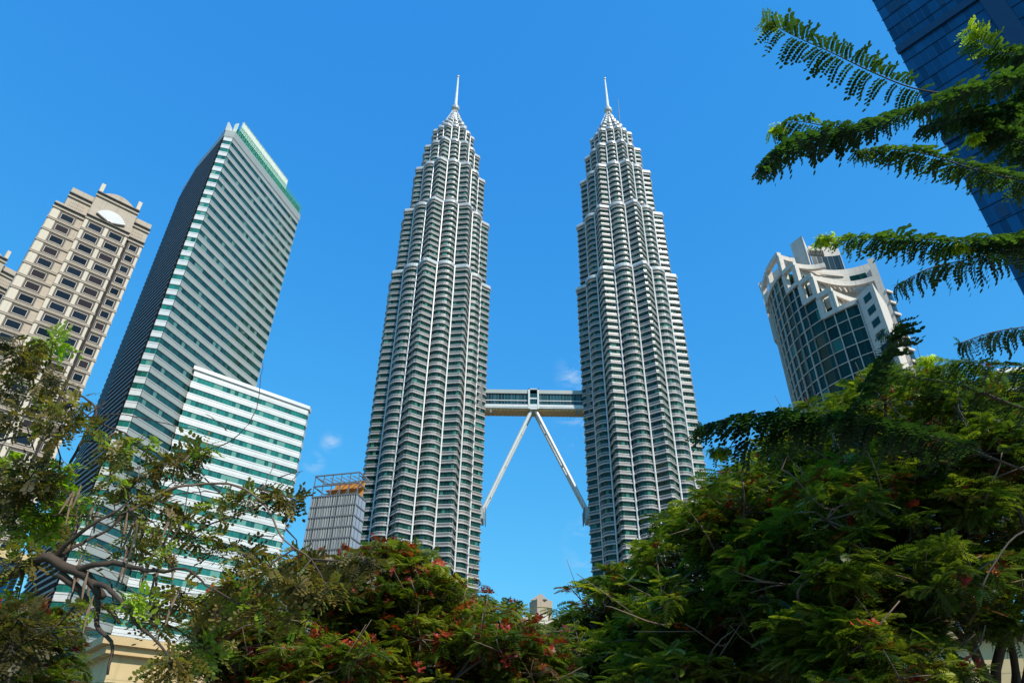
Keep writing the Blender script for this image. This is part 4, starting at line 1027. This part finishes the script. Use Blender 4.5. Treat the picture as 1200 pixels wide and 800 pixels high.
# ------------------------------------------------------------------ bare-limbed olive-leaved tree at the left
def left_tree():
    base = P(-160, 640, 6.5); base = np.array([base.x, 6.5, 0.0])
    root = empty('bare_limbed_tree', tuple(base)); tag(root, 'sparse bare-limbed tree with small olive leaves reaching in from the left edge', 'tree')
    rr = np.random.default_rng(9)
    tr = MB(); m = np.array(P(-120, 720, 6.5)); tr.tube([(0,0,0), tuple((m-base)*.6), tuple(m-base), tuple(np.array(P(-90,560,6.6))-base), tuple(np.array(P(-60,420,6.8))-base)], [.24,.2,.17,.11,.07], 10); tr.build('trunk', M['bark'], root, smooth=True)
    allp = []
    def limb(pts, Y, r0, r1, mat='bark'):
        Pp, _ = resample(path3(pts, Y), .06); b = MB()
        wob = np.cumsum(rr.normal(0, .006, Pp.shape), axis=0); wob -= np.linspace(0,1,len(Pp))[:,None]*wob[-1]; Pp = Pp+wob; allp.append(Pp)
        b.tube([tuple(p-base) for p in Pp], list(np.linspace(r0, r1, len(Pp))), 8); b.build('branch', M[mat], root, smooth=True); return Pp
    limb([(-120,720),(-40,700),(0,688),(30,668),(60,655),(84,668),(104,676),(120,700)], [6.5,6.4,6.3,6.2,6.1,6.1,6.1,6.1], .050, .038)
    limb([(-100,680),(-30,688),(10,672),(45,664)], [6.5,6.3,6.2,6.1], .036, .028)
    limb([(104,680),(114,704),(112,732),(124,748),(130,766),(126,790)], [6.1,6.1,6.05,6,6,6], .028, .010)
    limb([(70,672),(90,686),(104,700),(126,712),(140,730)], [6.1,6.15,6.2,6.2,6.2], .035, .014)
    limb([(110,685),(128,690),(150,712),(175,740),(200,772)], [6.1,6.0,5.9,5.9,5.9], .024, .008)
    limb([(62,656),(78,636),(110,612),(140,597),(152,584)], [6.1,6,5.9,5.9,5.9], .026, .008)
    limb([(80,668),(110,662),(135,660),(160,668),(185,672),(215,668),(250,690)], [6.1,6,6,5.9,5.9,5.8,5.8], .030, .006)
    limb([(66,655),(90,640),(120,625),(165,590),(205,575),(222,562)], [6.1,6.1,6.2,6.2,6.2,6.2], .016, .006)
    limb([(-60,640),(0,600),(60,570),(95,520),(110,480),(80,462),(30,470)], [6.6,6.6,6.5,6.4,6.4,6.4,6.4], .022, .006)
    limb([(-70,520),(0,515),(40,508),(85,496),(125,470)], [6.7,6.5,6.4,6.3,6.3], .018, .005)
    limb([(-70,480),(0,480),(60,487),(110,485),(150,484),(200,496),(240,508)], [6.7,6.5,6.4,6.3,6.3,6.3,6.3], .010, .004)
    limb([(60,450),(90,475),(130,500),(170,520),(210,545),(240,560)], [6.4,6.4,6.3,6.3,6.3,6.3], .011, .005)
    limb([(0,604),(70,604),(140,602),(200,580),(240,575),(290,580)], [6.4,6.3,6.2,6.2,6.1,6.1], .010, .004)
    limb([(150,600),(200,572),(240,566),(280,570),(310,590),(325,615),(345,640),(365,655)], [6,6,6,6,6,6,6,6], .015, .006, 'bark2')
    limb([(195,640),(215,600),(222,563)], [6,6,6], .008, .004)
    limb([(190,640),(240,615),(290,598),(320,580),(352,552)], [6,6,6.1,6.1,6.2], .010, .003)
    limb([(230,530),(270,515),(296,490),(306,455),(308,425)], [6.2,6.2,6.2,6.2,6.2], .006, .003)
    limb([(150,590),(160,620),(150,655),(142,685)], [6,5.9,5.9,5.9], .012, .006)
    for i in range(46):            # fine bare twigs and hanging pods
        x, y = rr.uniform(20, 340), rr.uniform(490, 730); a = rr.uniform(0, 6.28); l = rr.uniform(20, 60)
        if x > 220 and y > 640: continue
        dx, dy = math.cos(a)*l, math.sin(a)*l*.8; Y = rr.uniform(5.9, 6.5)
        limb([(x,y),(x+dx*.5+rr.normal(0,5),y+dy*.5+rr.normal(0,5)),(x+dx,y+dy)], [Y]*3, .006, .0025, 'bark2' if rr.random() < .4 else 'bark')
    po = MB()
    for i in range(26):
        x, y = rr.choice([92,100,125,190,205,150,160]) + rr.normal(0,6), rr.uniform(560, 700); Y = rr.uniform(5.9,6.3); p = np.array(P(x,y,Y))-base; q = p+np.array([rr.normal(0,.03), rr.normal(0,.03), -rr.uniform(.2,.36)])
        po.tube([tuple(p), tuple((p+q)/2+rr.normal(0,.01,3)), tuple(q)], [.006,.016,.006], 4)
    po.build('seed_pods', M['bark2'], root)
    lv = Leaves(); vt = MB(); AP = np.concatenate(allp)
    def clump(px, py, Y, rpx, n, tone, sz=.13, tpl=PS):
        c = np.array(P(px, py, Y)); rad = rpx/FPX*zc(Vector(c)); d = rr.normal(0,1,(n,3)); d /= np.linalg.norm(d,axis=1,keepdims=True)
        pos = c + d*np.array([1.1,.9,.8])*rad*rr.uniform(.2,1,(n,1)); dd = d*np.array([1,1,.5])+rr.normal(0,.5,(n,3))+np.array([0,0,-.15])
        lv.add(tpl[0], pos[::2]-base, dd[::2], sz*rr.uniform(.7,1.2,len(pos[::2])), tone+rr.normal(0,.12,len(pos[::2])), .5)
        lv.add(tpl[1], pos[1::2]-base, dd[1::2], sz*rr.uniform(.7,1.2,len(pos[1::2])), tone+rr.normal(0,.12,len(pos[1::2])), .5)
        vt = MB(); k = AP[np.argmin(np.linalg.norm(AP-c, axis=1))]; vt.tube([tuple(k-base), tuple((k+c)/2-base+rr.normal(0,.03,3)), tuple(c-base)], [.009,.007,.006], 4)
        for i in range(0, n, 5): vt.tube([tuple(c-base), tuple(pos[i]-base)], [.006,.003], 3)
        vt.build('twig', M['bark'], root)
    C_ = [(25,415,26,60,.28),(62,402,13,34,.97),(48,432,20,44,.25),(10,455,26,60,.25),(50,450,16,24,.35),(82,476,22,48,.42),(70,500,24,44,.4),(100,500,16,24,.5),(20,490,22,40,.3),
          (30,565,38,150,.12),(8,590,22,50,.2),(72,550,12,26,.95),(68,575,12,20,.93),(90,590,18,34,.88),(60,560,10,16,.9),(18,545,16,24,.9),(45,606,20,84,.90),(64,614,11,40,1.0),(20,620,18,30,.7),
          (135,528,22,50,.5),(160,520,18,34,.6),(170,560,20,40,.35),(205,545,26,60,.42),(228,534,16,34,.3),(150,590,24,44,.5),(130,562,16,22,.7),(184,585,18,26,.5),(255,597,14,22,.5),(240,525,10,14,.8),
          (292,582,16,34,.45),(325,582,16,44,.3),(345,585,12,26,.25),(270,588,14,22,.6),(215,610,18,28,.5),(180,612,16,22,.8),(160,640,20,24,.6),(190,650,16,20,.5),(230,630,14,22,.55),
          (262,640,18,30,.4),(290,650,18,34,.35),(310,668,16,30,.4),(330,680,16,34,.5),(350,690,18,40,.3),(110,712,14,14,.6),(150,710,14,20,.9),(165,700,12,18,.97),(90,640,14,12,.6),
          (20,660,22,30,.5),(30,640,16,18,.7),(215,700,26,54,.45),(250,715,24,50,.4),(185,735,24,40,.45),(270,690,22,44,.5),(300,712,20,40,.6),(240,760,22,44,.85),(200,780,26,50,.4),(22,725,24,60,.3),(60,742,16,30,.4),(15,760,34,110,.2),
          (350,655,16,34,.45),(370,664,16,40,.3),(400,668,18,44,.25),(425,655,16,44,.2),(385,690,18,34,.45),(340,720,20,34,.6)]
    for (px, py, rp, n_, tn) in C_: clump(px, py, rr.uniform(5.8, 6.7), rp, int(n_*1.05), min(tn*.85+.22, .70) if tn < .8 else tn, .13 if tn < .8 else .15)
    lv.build('foliage', MO, root)
left_tree()
